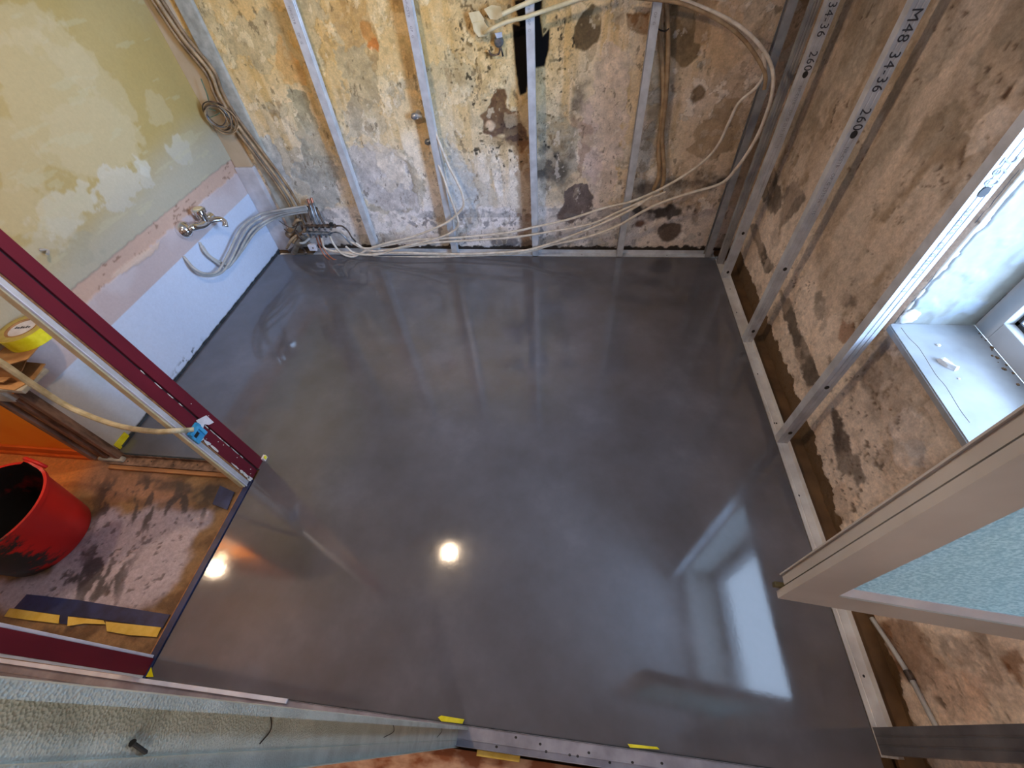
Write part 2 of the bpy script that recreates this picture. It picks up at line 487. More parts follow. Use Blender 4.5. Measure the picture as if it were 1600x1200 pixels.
def paint_back(S, T):
    n1 = fbm(S, T, 3.0, 5, 11); n2 = fbm(S, T, 9, 5, 21); n3 = fbm(S, T, 30, 4, 31); n4 = fbm(S, T, 60, 3, 41)
    st = fbm(S*6, T*0.7, 3.5, 4, 51)                      # vertical streaks
    cream = np.array(rgb(214, 194, 160)); C = np.ones(S.shape+(3,))*cream
    H = 0.002*(n2-0.5) + 0.0015*(n3-0.5)
    C = mixc(C, rgb(226, 216, 208), sstep(0.42, 0.62, n1)*0.9*(1-sstep(0.9, 1.4, T)))
    C = mixc(C, rgb(200, 168, 110), sstep(0.52, 0.72, st)*0.7)
    C = mixc(C, rgb(196, 160, 100), sstep(0.7, 1.5, T)*0.55*sstep(0.25, 0.6, n2)*(1-sstep(-0.3, 0.1, S)))
    right = sstep(0.25, 0.75, S+(n1-0.5)*0.5)
    C = mixc(C, rgb(186, 158, 128), right*0.7)
    C = mixc(C, rgb(150, 122, 88), right*sstep(0.5, 0.62, n2)*0.5)
    low = 1-sstep(0.30, 0.36, T+(n2-0.5)*0.05)
    C = mixc(C, rgb(222, 214, 214), low*0.75*(1-right*0.6)); H -= 0.002*low
    C, H = peel(C, H, S, T, 4.5, 0.60, rgb(178, 172, 160), 0.6, 0.002, 141)
    C, H = peel(C, H, S, T, 9, 0.66, rgb(232, 224, 212), 0.4, -0.0015, 151)
    C, H = peel(C, H, S, T, 14, 0.69, rgb(140, 112, 80), 0.45, 0.002, 161, 0.3, 1.0, 0.6)
    C = C*(1-0.22*sstep(0.55, 0.75, fbm(S, T, 26, 4, 171))[..., None])
    # bare grey render showing through
    def P(pts, col, dep=0.002, warp=0.014, soft=0.004, seed=3, amt=1.0):
        nonlocal C, H
        m = poly_mask(S, T, [bp(*p) for p in pts], warp, soft, seed)*amt
        C = mixc(C, np.array(col)*(0.60+0.80*fbm(S, T, 24, 4, seed+7))[..., None], m); H = H - dep*m; return m
    def B(u, v, ru, rv, col, amt=0.8, soft=0.03, warp=0.03, seed=5, dep=0.0):
        nonlocal C, H
        c = bp(u, v); e = bp(u+ru, v); f2 = bp(u, v-rv)
        m = blob_mask(S, T, c, (abs(e[0]-c[0]), abs(f2[1]-c[1])), warp*1.5, soft, seed)*amt
        C = mixc(C, np.array(col)*(0.55+0.90*fbm(S, T, 30, 4, seed+7))[..., None], m); H = H - dep*m; return m
    grey = rgb(168, 164, 154)
    P([(452,140),(475,150),(512,235),(535,320),(500,330),(452,290),(470,230)], grey, seed=61, warp=0.03)
    P([(400,225),(420,210),(462,300),(470,330),(430,320)], rgb(176, 176, 174), seed=62, warp=0.02)
    P([(515,75),(560,60),(592,110),(600,160),(570,165),(555,270),(580,330),(640,330),(660,290),(630,240),(600,235),(560,225),(540,130)], rgb(172,160,140), seed=63, warp=0.03, amt=0.85)
    P([(540,225),(600,225),(632,260),(660,326),(600,330),(556,300)], rgb(186, 178, 174), seed=64, warp=0.025, dep=0.003)
    P([(580,232),(606,226),(634,246),(640,300),(612,282),(596,270)], rgb(214, 200, 184), seed=65, warp=0.02, dep=-0.002, amt=0.8)
    P([(562,30),(582,40),(590,84),(572,76)], rgb(196, 120, 44), seed=66, dep=0.003)
    P([(430,50),(470,100),(480,130),(446,134),(430,100)], rgb(206, 160, 96), seed=67, dep=-0.001, amt=0.7)
    P([(515,0),(572,0),(590,60),(540,80),(518,30)], rgb(186, 148, 88), seed=68, amt=0.6)
    P([(700,215),(735,260),(745,326),(700,330)], rgb(182, 186, 190), seed=69, warp=0.03, amt=0.7)
    # whitish field in the middle
    P([(945,60),(985,90),(980,170),(965,260),(955,330),(930,330),(905,250),(920,150)], rgb(206, 188, 176), seed=70, warp=0.03, amt=0.8, dep=-0.001)
    P([(905,150),(930,180),(940,270),(925,290),(905,240)], rgb(196, 176, 172), seed=71, warp=0.03, amt=0.6)
    P([(840,170),(860,178),(905,200),(900,270),(875,290),(842,240)], rgb(150, 150, 138), seed=72, warp=0.02, amt=0.6)
    P([(855,180),(880,182),(905,205),(905,290),(930,200),(890,185)], rgb(160, 132, 112), seed=73, warp=0.02, amt=0.7)
    B(860, 262, 26, 38, rgb(66, 62, 60), 0.85, 0.06, 0.06, 74)
    B(909, 150, 11, 26, rgb(80, 68, 64), 0.8, 0.04, 0.03, 75)
    P([(883,297),(900,287),(916,287),(928,308),(923,336),(895,350),(869,343),(879,322)], rgb(116, 102, 98), seed=76, dep=0.004, warp=0.01)
    P([(909,21),(923,5),(940,14),(940,45),(933,66),(916,79),(897,77),(894,56),(898,38)], rgb(104, 88, 66), seed=77, dep=0.005, warp=0.008)
    B(932, 26, 8, 12, rgb(176, 156, 120), 0.7, 0.01, 0.01, 78)
    P([(981,21),(1017,17),(1012,58),(993,52),(981,42)], rgb(128, 92, 54), seed=79, dep=0.004, warp=0.008)
    P([(1042,0),(1125,0),(1115,21),(1108,60),(1101,70),(1084,94),(1070,108),(1045,87),(1037,52)], rgb(120, 98, 66), seed=80, dep=0.004, warp=0.01)
    B(1091, 147, 12, 12, rgb(112, 86, 54), 0.9, 0.008, 0.012, 81, dep=0.003)
    P([(1090,200),(1130,150),(1160,150),(1150,230),(1115,250),(1075,240)], rgb(146, 118, 82), seed=82, warp=0.02, amt=0.7)
    P([(1085,0),(1160,0),(1160,90),(1130,120),(1100,100)], rgb(190, 156, 116), seed=83, warp=0.02, amt=0.6)
    B(1010, 293, 16, 10, rgb(86, 74, 66), 0.8, 0.03, 0.03, 84)
    B(1098, 284, 36, 9, rgb(72, 60, 50), 0.85, 0.03, 0.04, 85)
    B(1028, 332, 38, 8, rgb(46, 40, 40), 0.9, 0.02, 0.04, 86)
    B(1046, 362, 17, 15, rgb(74, 54, 42), 0.9, 0.012, 0.016, 87, dep=0.004)
    B(1000, 350, 8, 6, rgb(104, 58, 24), 0.9, 0.01, 0.01, 88)
    B(785, 378, 20, 11, rgb(112, 104, 104), 0.9, 0.01, 0.02, 89, dep=0.003)
    B(1032, 190, 16, 60, rgb(112, 96, 74), 0.5, 0.06, 0.05, 90)
    # flecked worn band low on the wall
    fl = (sstep(0.56, 0.62, n3)*sstep(0.52, 0.6, n2))*sstep(0.02, 0.05, T)*(1-sstep(0.29, 0.33, T))*(1-right)
    C = mixc(C, rgb(112, 108, 112), fl*0.75)
    band = sstep(0.245, 0.255, T)*(1-sstep(0.31, 0.32, T+(n3-0.5)*0.05))*sstep(0.45, 0.55, n2)*(1-right)
    C = mixc(C, rgb(128, 126, 128), band*0.55)
    # brown substrate hole and black mould
    P([(774,138),(788,138),(793,150),(790,171),(813,171),(812,190),(825,203),(826,224),(815,240),(800,228),(772,217),(758,206),(750,178),(765,168)], rgb(112, 82, 60), seed=91, dep=0.005, warp=0.012)
    B(800, 205, 22, 18, rgb(70, 56, 56), 0.7, 0.03, 0.03, 92)
    B(779, 200, 19, 26, rgb(96, 76, 66), 0.5, 0.04, 0.03, 96)
    B(766, 197, 7, 8, rgb(196, 170, 146), 0.95, 0.006, 0.006, 93, dep=-0.004)
    B(783, 213, 6, 4, rgb(220, 196, 150), 0.95, 0.006, 0.006, 94, dep=-0.004)
    P([(806,225),(830,215),(835,300),(830,395),(812,395),(808,300)], rgb(124, 84, 44), seed=97, amt=0.7, warp=0.02, soft=0.012)  # shadow band left of the stud, painted into the wall colour
    # mould specks
    dens = np.zeros(S.shape)
    for (u, v, ru, rv) in ((745, 115, 55, 75), (775, 235, 60, 45), (868, 90, 36, 80), (862, 215, 30, 45), (760, 30, 60, 40), (740, 60, 45, 60)):
        c = bp(u, v); e = bp(u+ru, v); f2 = bp(u, v-rv)
        dens = np.maximum(dens, np.exp(-(((S-c[0])/(e[0]-c[0]))**2+((T-c[1])/(f2[1]-c[1]))**2)*1.2))
    sp = fbm(S, T, 46, 2, 101); sp2 = fbm(S, T, 85, 2, 111)
    m = sstep(0.80-0.10*dens, 0.84-0.10*dens, sp)*sstep(0.12, 0.5, dens) + 0.8*sstep(0.82-0.08*dens, 0.87-0.08*dens, sp2)*sstep(0.15, 0.6, dens)
    C = mixc(C, rgb(38, 32, 26), np.clip(m, 0, 1)*0.9)
    C = mixc(C, rgb(176, 148, 104), dens*sstep(0.45, 0.6, n3)*0.5)
    # hairline cracks and peeled edges everywhere
    r = np.abs(fbm(S, T, 7, 4, 121)-0.5); cr = (1-sstep(0.0, 0.007, r))*sstep(0.5, 0.6, n1)
    C = mixc(C, rgb(120, 96, 70), cr*0.65); H -= 0.002*cr
    fl2 = sstep(0.60, 0.62, fbm(S, T, 8, 5, 131)); C = mixc(C, rgb(206, 190, 164), fl2*0.35*(1-right)); H += 0.0022*fl2
    C = C*(0.88+0.24*n4[..., None])*(0.85+0.30*n2[..., None])
    C, H = peel(C, H, S, T, 22, 0.715, rgb(226, 216, 204), 0.45*(1-right*0.7), -0.0015, 181, 0.3, 1.0, 0.7)
    C, H = peel(C, H, S, T, 32, 0.735, rgb(92, 76, 60), 0.6, 0.001, 191, 0.2, 1.0, 0.5)
    r2 = np.abs(fbm(S*1.3, T*0.6, 9, 5, 195)-0.5); cr2 = (1-sstep(0.0, 0.006, r2))*sstep(0.48, 0.56, fbm(S, T, 3, 3, 197))
    C = mixc(C, rgb(96, 76, 58), cr2*0.6); H = H-0.0015*cr2
    C = desat(C, 0.80, 1.22)*(1+0.14*right[..., None])
    yel = sstep(0.45, 1.2, T+(n1-0.5)*0.5)*(1-sstep(-0.2, 0.5, S))  # warm lamplight on the upper left, multiplied into the wall colour
    C = C*(1-yel[..., None])+C*np.array((1.03, 0.90, 0.58))*yel[..., None]
    P([(804,0),(812,40),(800,37),(804,91),(813,150),(822,145),(826,108),(850,105),(858,77),(858,45),(848,56),(844,24),(848,0)], (0.004, 0.003, 0.003), seed=95, dep=0.006, warp=0.0035)
    # ragged dark foot
    C = mixc(C, rgb(70, 62, 56), 1-sstep(0.018, 0.03, T+(n3-0.5)*0.05))
    return C, H

def paint_right(S, T):       # S = y, T = z
    n1 = fbm(S, T, 3.0, 5, 211); n2 = fbm(S, T, 9, 5, 221); n3 = fbm(S, T, 30, 4, 231); n4 = fbm(S, T, 70, 3, 241)
    C = np.ones(S.shape+(3,))*np.array(rgb(186, 162, 134)); H = 0.003*(n2-0.5)+0.002*(n3-0.5)
    C = mixc(C, rgb(146, 116, 78), sstep(0.45, 0.65, fbm(S*3, T*0.8, 4, 4, 251))*0.8)
    C = mixc(C, rgb(222, 196, 168), (1-sstep(0.42, 0.62, T+(n1-0.5)*0.4))*0.9)
    C = mixc(C, rgb(188, 160, 128), sstep(0.56, 0.66, n2)*0.6)
    def P(pts, col, dep=0.002, warp=0.014, soft=0.004, seed=3, amt=1.0):
        nonlocal C, H
        m = poly_mask(S, T, [rp(*p) for p in pts], warp, soft, seed)*amt*(0.7+0.3*sstep(0.35, 0.55, n2))
        C = mixc(C, np.array(col)*(0.60+0.80*fbm(S, T, 26, 4, seed+7))[..., None], m); H = H-dep*m; return m
    C0, H0 = C, H
    C, H = peel(C, H, S, T, 5, 0.60, rgb(214, 190, 164), 0.5, -0.003, 321)
    C, H = peel(C, H, S, T, 10, 0.64, rgb(150, 126, 104), 0.4, 0.002, 331)
    C, H = peel(C, H, S, T, 7, 0.67, rgb(134, 116, 98), 0.4, 0.001, 341, 0.15)
    lowm = 1-sstep(0.45, 0.95, T+(n1-0.5)*0.5)
    C = C0*(1-lowm[..., None])+C*lowm[..., None]; H = H0*(1-lowm)+H*lowm
    C = mixc(C, rgb(140, 122, 96), (1-lowm)*sstep(0.48, 0.66, fbm(S*2.2+T*0.3, T*0.7, 3.2, 4, 361))*0.6)
    C = C*(1-0.15*sstep(0.52, 0.72, fbm(S, T, 22, 5, 351))[..., None])
    dark = rgb(104, 88, 72)
    P([(1196,262),(1214,275),(1224,304),(1210,338),(1200,332),(1190,300)], dark, seed=261, warp=0.02, soft=0.008)
    P([(1228,290),(1246,285),(1262,310),(1245,335),(1230,345),(1216,370),(1222,330)], rgb(120,102,84), seed=262, warp=0.02, soft=0.01)
    P([(1170,348),(1182,352),(1208,420),(1196,430),(1186,400)], dark, seed=263, warp=0.012, soft=0.006)
    P([(1215,450),(1233,469),(1252,520),(1284,590),(1262,608),(1248,560),(1228,505)], dark, seed=264, warp=0.014, soft=0.005)
    P([(1270,460),(1290,462),(1286,500),(1270,500)], rgb(134,116,96), seed=265, warp=0.02, soft=0.01, amt=0.8)
    P([(1317,455),(1336,470),(1330,485),(1314,470)], rgb(110,92,76), seed=266, warp=0.02, soft=0.01, amt=0.8)
    P([(1308,500),(1338,505),(1330,535),(1312,530)], rgb(150,104,68), seed=267, warp=0.02, amt=0.8)
    P([(1300,640),(1318,655),(1325,690),(1350,735),(1342,756),(1310,730),(1298,690)], rgb(96,80,68), seed=268, warp=0.02, soft=0.008)
    P([(1340,570),(1370,560),(1385,600),(1365,635),(1335,610)], rgb(108,90,76), seed=269, warp=0.04, soft=0.03, amt=0.7)
    P([(1370,535),(1398,528),(1400,550),(1380,555)], rgb(120,112,112), seed=270, warp=0.02, soft=0.01, amt=0.8)
    P([(1392,660),(1412,644),(1445,648),(1452,690),(1448,728),(1414,736),(1394,704)], rgb(204,180,156), seed=271, warp=0.014, dep=-0.004)
    P([(1416,690),(1446,688),(1450,730),(1424,728)], rgb(178,166,156), seed=272, warp=0.01, dep=0.003)
    P([(1300,765),(1324,755),(1340,775),(1330,800),(1306,800)], rgb(206,176,146), seed=273, warp=0.014, dep=-0.004)
    P([(1272,670),(1284,660),(1286,690),(1276,700)], rgb(206,176,146), seed=274, warp=0.014, dep=-0.003)
    P([(1355,605),(1395,610),(1440,640),(1390,650),(1350,640)], rgb(160,134,108), seed=275, warp=0.03, soft=0.01, amt=0.6)
    P([(1440,730),(1480,700),(1500,740),(1440,790),(1400,790)], rgb(150,122,100), seed=276, warp=0.03, soft=0.02, amt=0.6)
    # brown rim under the sill
    P([(1408,520),(1500,650),(1514,690),(1470,625),(1440,585)], rgb(112,72,40), seed=277, warp=0.01, soft=0.006, amt=0.8)
    # below the sash
    P([(1370,965),(1440,975),(1476,1040),(1478,1072),(1440,1075),(1400,1050),(1375,1010)], rgb(132,88,46), seed=278, warp=0.02, soft=0.01)
    P([(1330,965),(1352,970),(1400,1050),(1410,1130),(1390,1132),(1350,1040)], rgb(96,62,32), seed=279, warp=0.012, soft=0.005)
    P([(1440,975),(1470,990),(1490,1030),(1475,1040)], rgb(196,170,140), seed=280, warp=0.015, dep=-0.003)
    P([(1460,1060),(1490,1040),(1540,1060),(1550,1110),(1545,1132),(1470,1132)], rgb(206,168,134), seed=281, warp=0.012, dep=-0.003)
    P([(1470,985),(1540,995),(1560,1060),(1530,1055),(1490,1035)], rgb(146,124,104), seed=282, warp=0.03, amt=0.7)
    P([(1575,1010),(1600,1010),(1600,1080),(1580,1070)], rgb(134,88,44), seed=283, warp=0.02)
    P([(1535,70),(1562,60),(1600,90),(1590,130),(1560,150)], rgb(176,146,112), seed=284, warp=0.02, amt=0.6)
    P([(1515,200),(1560,160),(1590,180),(1545,225),(1505,250)], rgb(196,176,152), seed=285, warp=0.012, dep=-0.002, amt=0.9)
    P([(1560,150),(1588,128),(1580,148),(1565,165)], rgb(86,58,30), seed=286, warp=0.01, dep=0.004)
    P([(1494,245),(1504,225),(1506,250),(1498,262)], rgb(90,62,34), seed=287, warp=0.008, dep=0.004)
    # rock-face pitting
    pit = sstep(0.70, 0.76, fbm(S, T, 44, 3, 291))*sstep(0.45, 0.6, fbm(S, T, 5, 3, 295))
    C = mixc(C, rgb(84, 58, 36), pit*0.75); H -= 0.003*pit
    r = np.abs(fbm(S, T, 6, 5, 301)-0.5); cr = (1-sstep(0.0, 0.006, r))*sstep(0.46, 0.6, n1)
    C = mixc(C, rgb(104, 76, 48), cr*0.7); H -= 0.002*cr
    fl2 = sstep(0.58, 0.60, fbm(S, T, 7, 5, 311)); C = mixc(C, rgb(204, 172, 140), fl2*0.3); H += 0.0025*fl2
    C = C*(0.78+0.44*n4[..., None])
    C = desat(C, 0.66, 1.36)
    # brown substrate below the ragged plaster foot
    foot = 1-sstep(-0.004, 0.004, T-(0.065*sstep(0.5, 1.3, S))-0.03+(n3-0.5)*0.06)
    C = mixc(C, rgb(104, 80, 54), foot*0.95); H -= 0.006*foot
    return C, H

def paint_left(S, T):        # S = y, T = z
    n1 = fbm(S, T, 2.4, 4, 411); n2 = fbm(S, T, 9, 5, 421); n3 = fbm(S, T, 34, 4, 431)
    C = np.ones(S.shape+(3,))*np.array(rgb(180, 156, 96)); H = np.zeros(S.shape)+0.0
    # lighter filler patches
    def Bl(u, v, ru, rv, amt=0.75, seed=5, col=rgb(198, 180, 138)):
        nonlocal C; amt = amt*0.75
        c = lp(u, v); m = blob_mask(S, T, c, (ru, rv), 0.06, 0.008, seed)*amt
        C = mixc(C, col, m)
    C = mixc(C, rgb(184, 162, 108), sstep(0.4, 0.6, n1)*0.7)
    Bl(120, 170, 0.30, 0.28, 0.7, 441); Bl(150, 215, 0.26, 0.16, 0.75, 442); Bl(110, 90, 0.10, 0.12, 0.7, 443)
    Bl(35, 40, 0.16, 0.06, 0.7, 444); Bl(245, 170, 0.07, 0.07, 0.6, 445); Bl(280, 235, 0.10, 0.07, 0.85, 446, rgb(208,200,176))
    Bl(190, 290, 0.17, 0.09, 0.85, 447, rgb(206,200,182)); Bl(100, 330, 0.16, 0.08, 0.85, 448, rgb(206,198,172))
    Bl(20, 240, 0.12, 0.14, 0.7, 449); Bl(25, 330, 0.14, 0.10, 0.75, 450); Bl(225, 262, 0.04, 0.03, 0.9, 451, rgb(214,208,188))
    C = mixc(C, rgb(176, 172, 158), (1-sstep(0.75, 1.0, T+(n1-0.5)*0.2))*0.75)
    Bl(60, 385, 0.2, 0.05, 0.5, 452, rgb(196,190,168)); Bl(120, 395, 0.10, 0.06, 0.5, 453, rgb(160,156,134))
    scr = sstep(0.70, 0.73, fbm(S*1.2+T*0.6, T*6, 5, 3, 461)); C = mixc(C, rgb(196, 188, 150), scr*0.3)
    # pink-brown bare band
    e = (n3-0.5)*0.014
    m = 1-sstep(0.688, 0.694, T+e); C = mixc(C, rgb(196, 164, 144), m); H -= 0.006*m
    sp = sstep(0.70, 0.74, fbm(S*0.5, T, 60, 3, 471))*m; C = mixc(C, rgb(112, 78, 56), sp*0.6)
    # lilac beige old plaster
    m = 1-sstep(0.606, 0.612, T+e*1.6); C = mixc(C, rgb(190, 172, 168), m); H += 0.004*m
    C = mixc(C, rgb(206, 196, 196), m*sstep(0.45, 0.6, n1)*0.5)
    Bg = poly_mask(S, T, [lp(250,375),(lp(180,425)),lp(172,436),lp(215,415),lp(246,388)], 0.006, 0.002, 475)
    C = mixc(C, rgb(206, 180, 160), Bg*0.9); H += 0.004*Bg
    # white painted foot of the wall, blue daylight cast mixed into its colour
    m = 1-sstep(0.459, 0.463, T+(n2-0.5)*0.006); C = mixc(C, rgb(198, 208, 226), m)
    C = mixc(C, rgb(186, 180, 172), m*(1-sstep(1.12, 1.24, S+T*0.3))*0.75)
    g = np.exp(-((S-1.22)/0.10)**2-((T-0.36)/0.10)**2); C = mixc(C, rgb(150, 168, 152), m*g*0.7)
    w = sstep(0.66, 0.69, fbm(S, T*1.0, 60, 2, 481))*np.exp(-((S-1.55)/0.12)**2)*(1-sstep(0.03, 0.06, T)); C = mixc(C, rgb(40, 44, 50), w*0.9)
    C = mixc(C, rgb(52, 58, 62), 1-sstep(0.006, 0.012, T+(n3-0.5)*0.012))
    C = C*(0.97+0.06*n3[..., None])
    return C, H+0.0005*(n3-0.5)

def paint_oldfloor(S, T):    # S = x, T = y
    n1 = fbm(S, T, 4, 5, 511); n2 = fbm(S, T, 12, 5, 521); n3 = fbm(S, T, 40, 4, 531)
    g = fbm(S*2.2+T, T*0.9-S*0.4, 10, 5, 541)
    C = np.ones(S.shape+(3,))*np.array(rgb(134, 104, 70)); H = np.zeros(S.shape)
    C = mixc(C, rgb(84, 58, 34), sstep(0.45, 0.65, n2)*0.8)
    m = poly_mask(S, T, [fp(150,800),fp(240,790),fp(320,800),fp(315,830),fp(270,900),fp(225,950),fp(180,965),fp(40,945),fp(-80,960),fp(-80,900),fp(60,900)], 0.03, 0.03, 545, 10)
    C = mixc(C, rgb(176, 166, 176), m); H += 0.004*m*n2
    # reddish brown worn area by the threshold
    m2 = poly_mask(S, T, [fp(100,715),fp(190,725),fp(300,750),fp(300,785),fp(200,785),fp(150,780),fp(110,740)], 0.04, 0.04, 546, 8)
    C = mixc(C, rgb(150, 112, 90), m2*0.9)
    C = mixc(C, rgb(206, 128, 62), (1-sstep(-2.5, -2.3, S))*sstep(0.55, 0.7, T))
    d = sstep(0.52, 0.60, g)*np.clip(poly_mask(S, T, [fp(150,740),fp(330,760),fp(330,800),fp(220,830),fp(180,960),fp(30,950),fp(90,900),fp(140,850)], 0.03, 0.06, 547, 8), 0, 1)
    C = mixc(C, rgb(50, 47, 52), d*0.85)
    d2 = poly_mask(S, T, [fp(215,745),fp(350,755),fp(350,800),fp(330,800),fp(300,775),fp(230,770)], 0.02, 0.02, 548, 10)
    C = mixc(C, rgb(46, 42, 42), d2*0.7*sstep(0.35, 0.55, n2))
    pits = sstep(0.66, 0.72, n3)*m; C = mixc(C, rgb(92, 84, 88), pits*0.8); H -= 0.003*pits
    d3 = sstep(0.5, 0.62, fbm(S*3, T, 14, 4, 551))*poly_mask(S, T, [fp(20,965),fp(120,975),fp(160,1000),fp(60,985)], 0.02, 0.03, 549, 8)
    C = mixc(C, rgb(60, 52, 46), d3*0.8)
    return C*(0.85+0.3*n3[..., None]), H+0.003*(n2-0.5)

# ------------------------------------------------------------------ the setting
def graded(a, b, step, more=()):
    r = list(np.arange(a, b, step)) + [b] + [q for q in more if q > b]
    return np.array(r)

wall_back = struct(paint_grid('wall_back', (0, YB, 0), (1, 0, 0), (0, 0, 1), (0, -1, 0), graded(-2.32, 1.16, 0.0046),
                   graded(-0.03, 1.64, 0.0048, (1.7, 1.9, 2.1, ZC+0.02)), paint_back, M['plaster']), 'mouldy peeling plaster wall behind the far metal studs')
WY0, WY1, WZ0, WZ1 = 0.20, 1.235, 0.70, 2.22
wall_right = struct(paint_grid('wall_right', (XR, 0, 0), (0, 1, 0), (0, 0, 1), (-1, 0, 0), graded(-0.6, 2.84, 0.0075),
                    graded(-0.03, 1.66, 0.0075, (1.75, 1.9, 2.1, ZC+0.02)), paint_right, M['plaster'],
                    hole=lambda s, t: (s > WY0) & (s < WY1) & (t > WZ0) & (t < WZ1)), 'bare tan plaster wall with the window')
# back face slab of the right wall and the reveal around the window
g = Geo()
XO = 1.50
g.add([(XR, WY1, WZ0), (XO, WY1, WZ0), (XO, WY1, WZ1), (XR, WY1, WZ1)], [(0, 1, 2, 3)])
rv = paint_grid('wall_reveal', (XR-0.002, WY1, WZ0-0.03), (1, 0, 0), (0, 0, 1), (0, -1, 0), graded(0, 0.30, 0.006), graded(0, 1.55, 0.006),
    lambda S, T: ((lambda n, n3, ed: (mixc(mixc(mixc(np.ones(S.shape+(3,))*np.array(rgb(150, 149, 142)), rgb(150, 160, 172), sstep(0.60, 0.63, n)*np.exp(-((T-0.2)/0.12)**2)*0.8),
                   rgb(176, 166, 148), sstep(0.16, 0.26, S)*0.5), rgb(120, 118, 122), ed), 0.004*(n3-0.5)-0.012*ed+0.003*sstep(0.5, 0.6, n)))(fbm(S, T, 16, 4, 611), fbm(S, T, 40, 3, 621),
                   1-sstep(0.012, 0.018, S+(fbm(S, T, 14, 4, 631)-0.5)*0.06))), M['board'])
struct(rv, 'white painted window reveal with crumbled edge')
g = Geo()
g.box((XR, WY0-0.06, WZ0), (XO, WY0, WZ1)); g.box((XR, WY0-0.06, WZ1), (XO, WY1+0.1, WZ1+0.06)); g.box((XR+0.006, WY1+0.004, WZ0-0.05), (XO, WY1+0.06, WZ1))
g.box((XR+0.03, WY0, WZ0-0.08), (XO, WY1, WZ0-0.02))
struct(g.build('wall_reveal', M['plaster_white']))
g = Geo()
g.box((XO-0.05, -0.6, -0.03), (XO, WY0-0.03, ZC)); g.box((XO-0.05, WY1+0.03, -0.03), (XO, 2.9, ZC)); g.box((XO-0.05, WY0-0.03, -0.03), (XO, WY1+0.03, WZ0-0.05)); g.box((XO-0.05, WY0-0.03, WZ1+0.03), (XO, WY1+0.03, ZC))
struct(g.build('wall_outer', M['room_paint']))

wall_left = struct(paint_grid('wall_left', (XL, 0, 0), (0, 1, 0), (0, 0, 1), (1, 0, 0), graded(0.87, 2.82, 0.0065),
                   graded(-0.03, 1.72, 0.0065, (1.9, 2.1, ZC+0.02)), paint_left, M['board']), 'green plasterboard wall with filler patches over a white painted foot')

floor = struct(mesh_obj('floor', [(-2.31, 0.86, 0), (-1.47, 0.86, 0), (-1.47, -0.004, 0), (1.02, -0.004, 0), (1.02, 2.66, 0), (0.98, 2.70, 0), (-2.31, 2.70, 0),
                                  (-2.31, 0.86, -.05), (-1.47, 0.86, -.05), (-1.47, -0.004, -.05), (1.02, -0.004, -.05), (1.02, 2.66, -.05), (0.98, 2.70, -.05), (-2.31, 2.70, -.05)],
                                 [(0, 1, 2, 3, 4, 5, 6)] + [(i, (i+1) % 7 + 7, (i+1) % 7, ) if False else (i, i+7, (i+1) % 7 + 7, (i+1) % 7) for i in range(7)], M['screed']),
               'freshly poured glossy dark grey screed')
g = Geo(); g.box((-2.4, -0.3, -0.08), (XO, 2.95, -0.052)); struct(g.build('floor_slab', M['ochre_board']))
floor_hall = struct(paint_grid('floor_hall', (0, 0, -0.012), (1, 0, 0), (0, 1, 0), (0, 0, 1), graded(-3.0, -1.47, 0.006), graded(-0.02, 0.87, 0.006), paint_oldfloor, M['old_floor']),
                    'old brown floor smeared with cement')
g = Geo(); g.box((-4.2, -2.4, -0.06), (-3.0, 0.90, -0.012)); struct(g.build('floor_hall', M['bare_wood']))
# boards of the next room
room_floor = bpy.data.objects.new('floor_next_room', None); COL.objects.link(room_floor); struct(room_floor)
M['floor_board'] = simple('orange_brown_floorboard', rgb(140, 80, 44), rgb(200, 160, 130), 5, 0.7, 0, 0.2, 40, (1.5, 3, 3), lo=0.42, hi=0.56)
for k in range(16):
    g = Geo(); y1 = -0.066-0.14*k; g.box((-3.0, y1-0.137, -0.04), (XO, y1, -0.016+0.001*random.random()), 0.002)
    g.build('floorboard', M['floor_board'], room_floor)
g = Geo(); g.box((XR-0.07, -0.6, -0.02), (XR+0.05, 2.86, -0.006)); g.box((-2.3, 2.75, -0.02), (XR, 2.86, -0.006)); struct(g.build('trim_1', M['ochre_board']), 'bare brown gap beside the floor tracks')

g = Geo(); g.box((-4.2, -2.4, ZC), (XO, 2.95, ZC+0.05)); struct(g.build('ceiling', M['ceiling']))
g = Geo(); g.box((-4.2, -2.45, -0.03), (XO, -2.4, ZC)); struct(g.build('wall_near', M['room_paint']))
g = Geo(); g.box((-4.25, -2.4, -0.03), (-4.2, 0.95, ZC)); struct(g.build('wall_hall_end', M['room_paint']))
g = Geo(); g.box((1.45, -2.4, -0.03), (1.5, -0.6, ZC)); g.box((XR, -0.62, -0.03), (1.5, -0.58, ZC)); struct(g.build('wall_right', M['room_paint']))
g = Geo(); g.box((-4.2, 0.872, -0.03), (-2.42, 0.93, ZC)); struct(g.build('wall_hall', M['orange']), 'orange painted hall wall')
g = Geo(); g.box((-4.2, 0.858, -0.012), (-2.42, 0.872, 0.052), 0.003); g.box((-4.2, 0.846, -0.012), (-2.42, 0.86, 0.01), 0.003)
struct(g.build('baseboard_hall', M['orange_base']), 'dark orange skirting board of the hall wall')
g = Geo(); g.box((-2.42, 0.90, 0.57), (-2.302, 0.93, ZC)); struct(g.build('wall_hall', M['grey_plaster']))
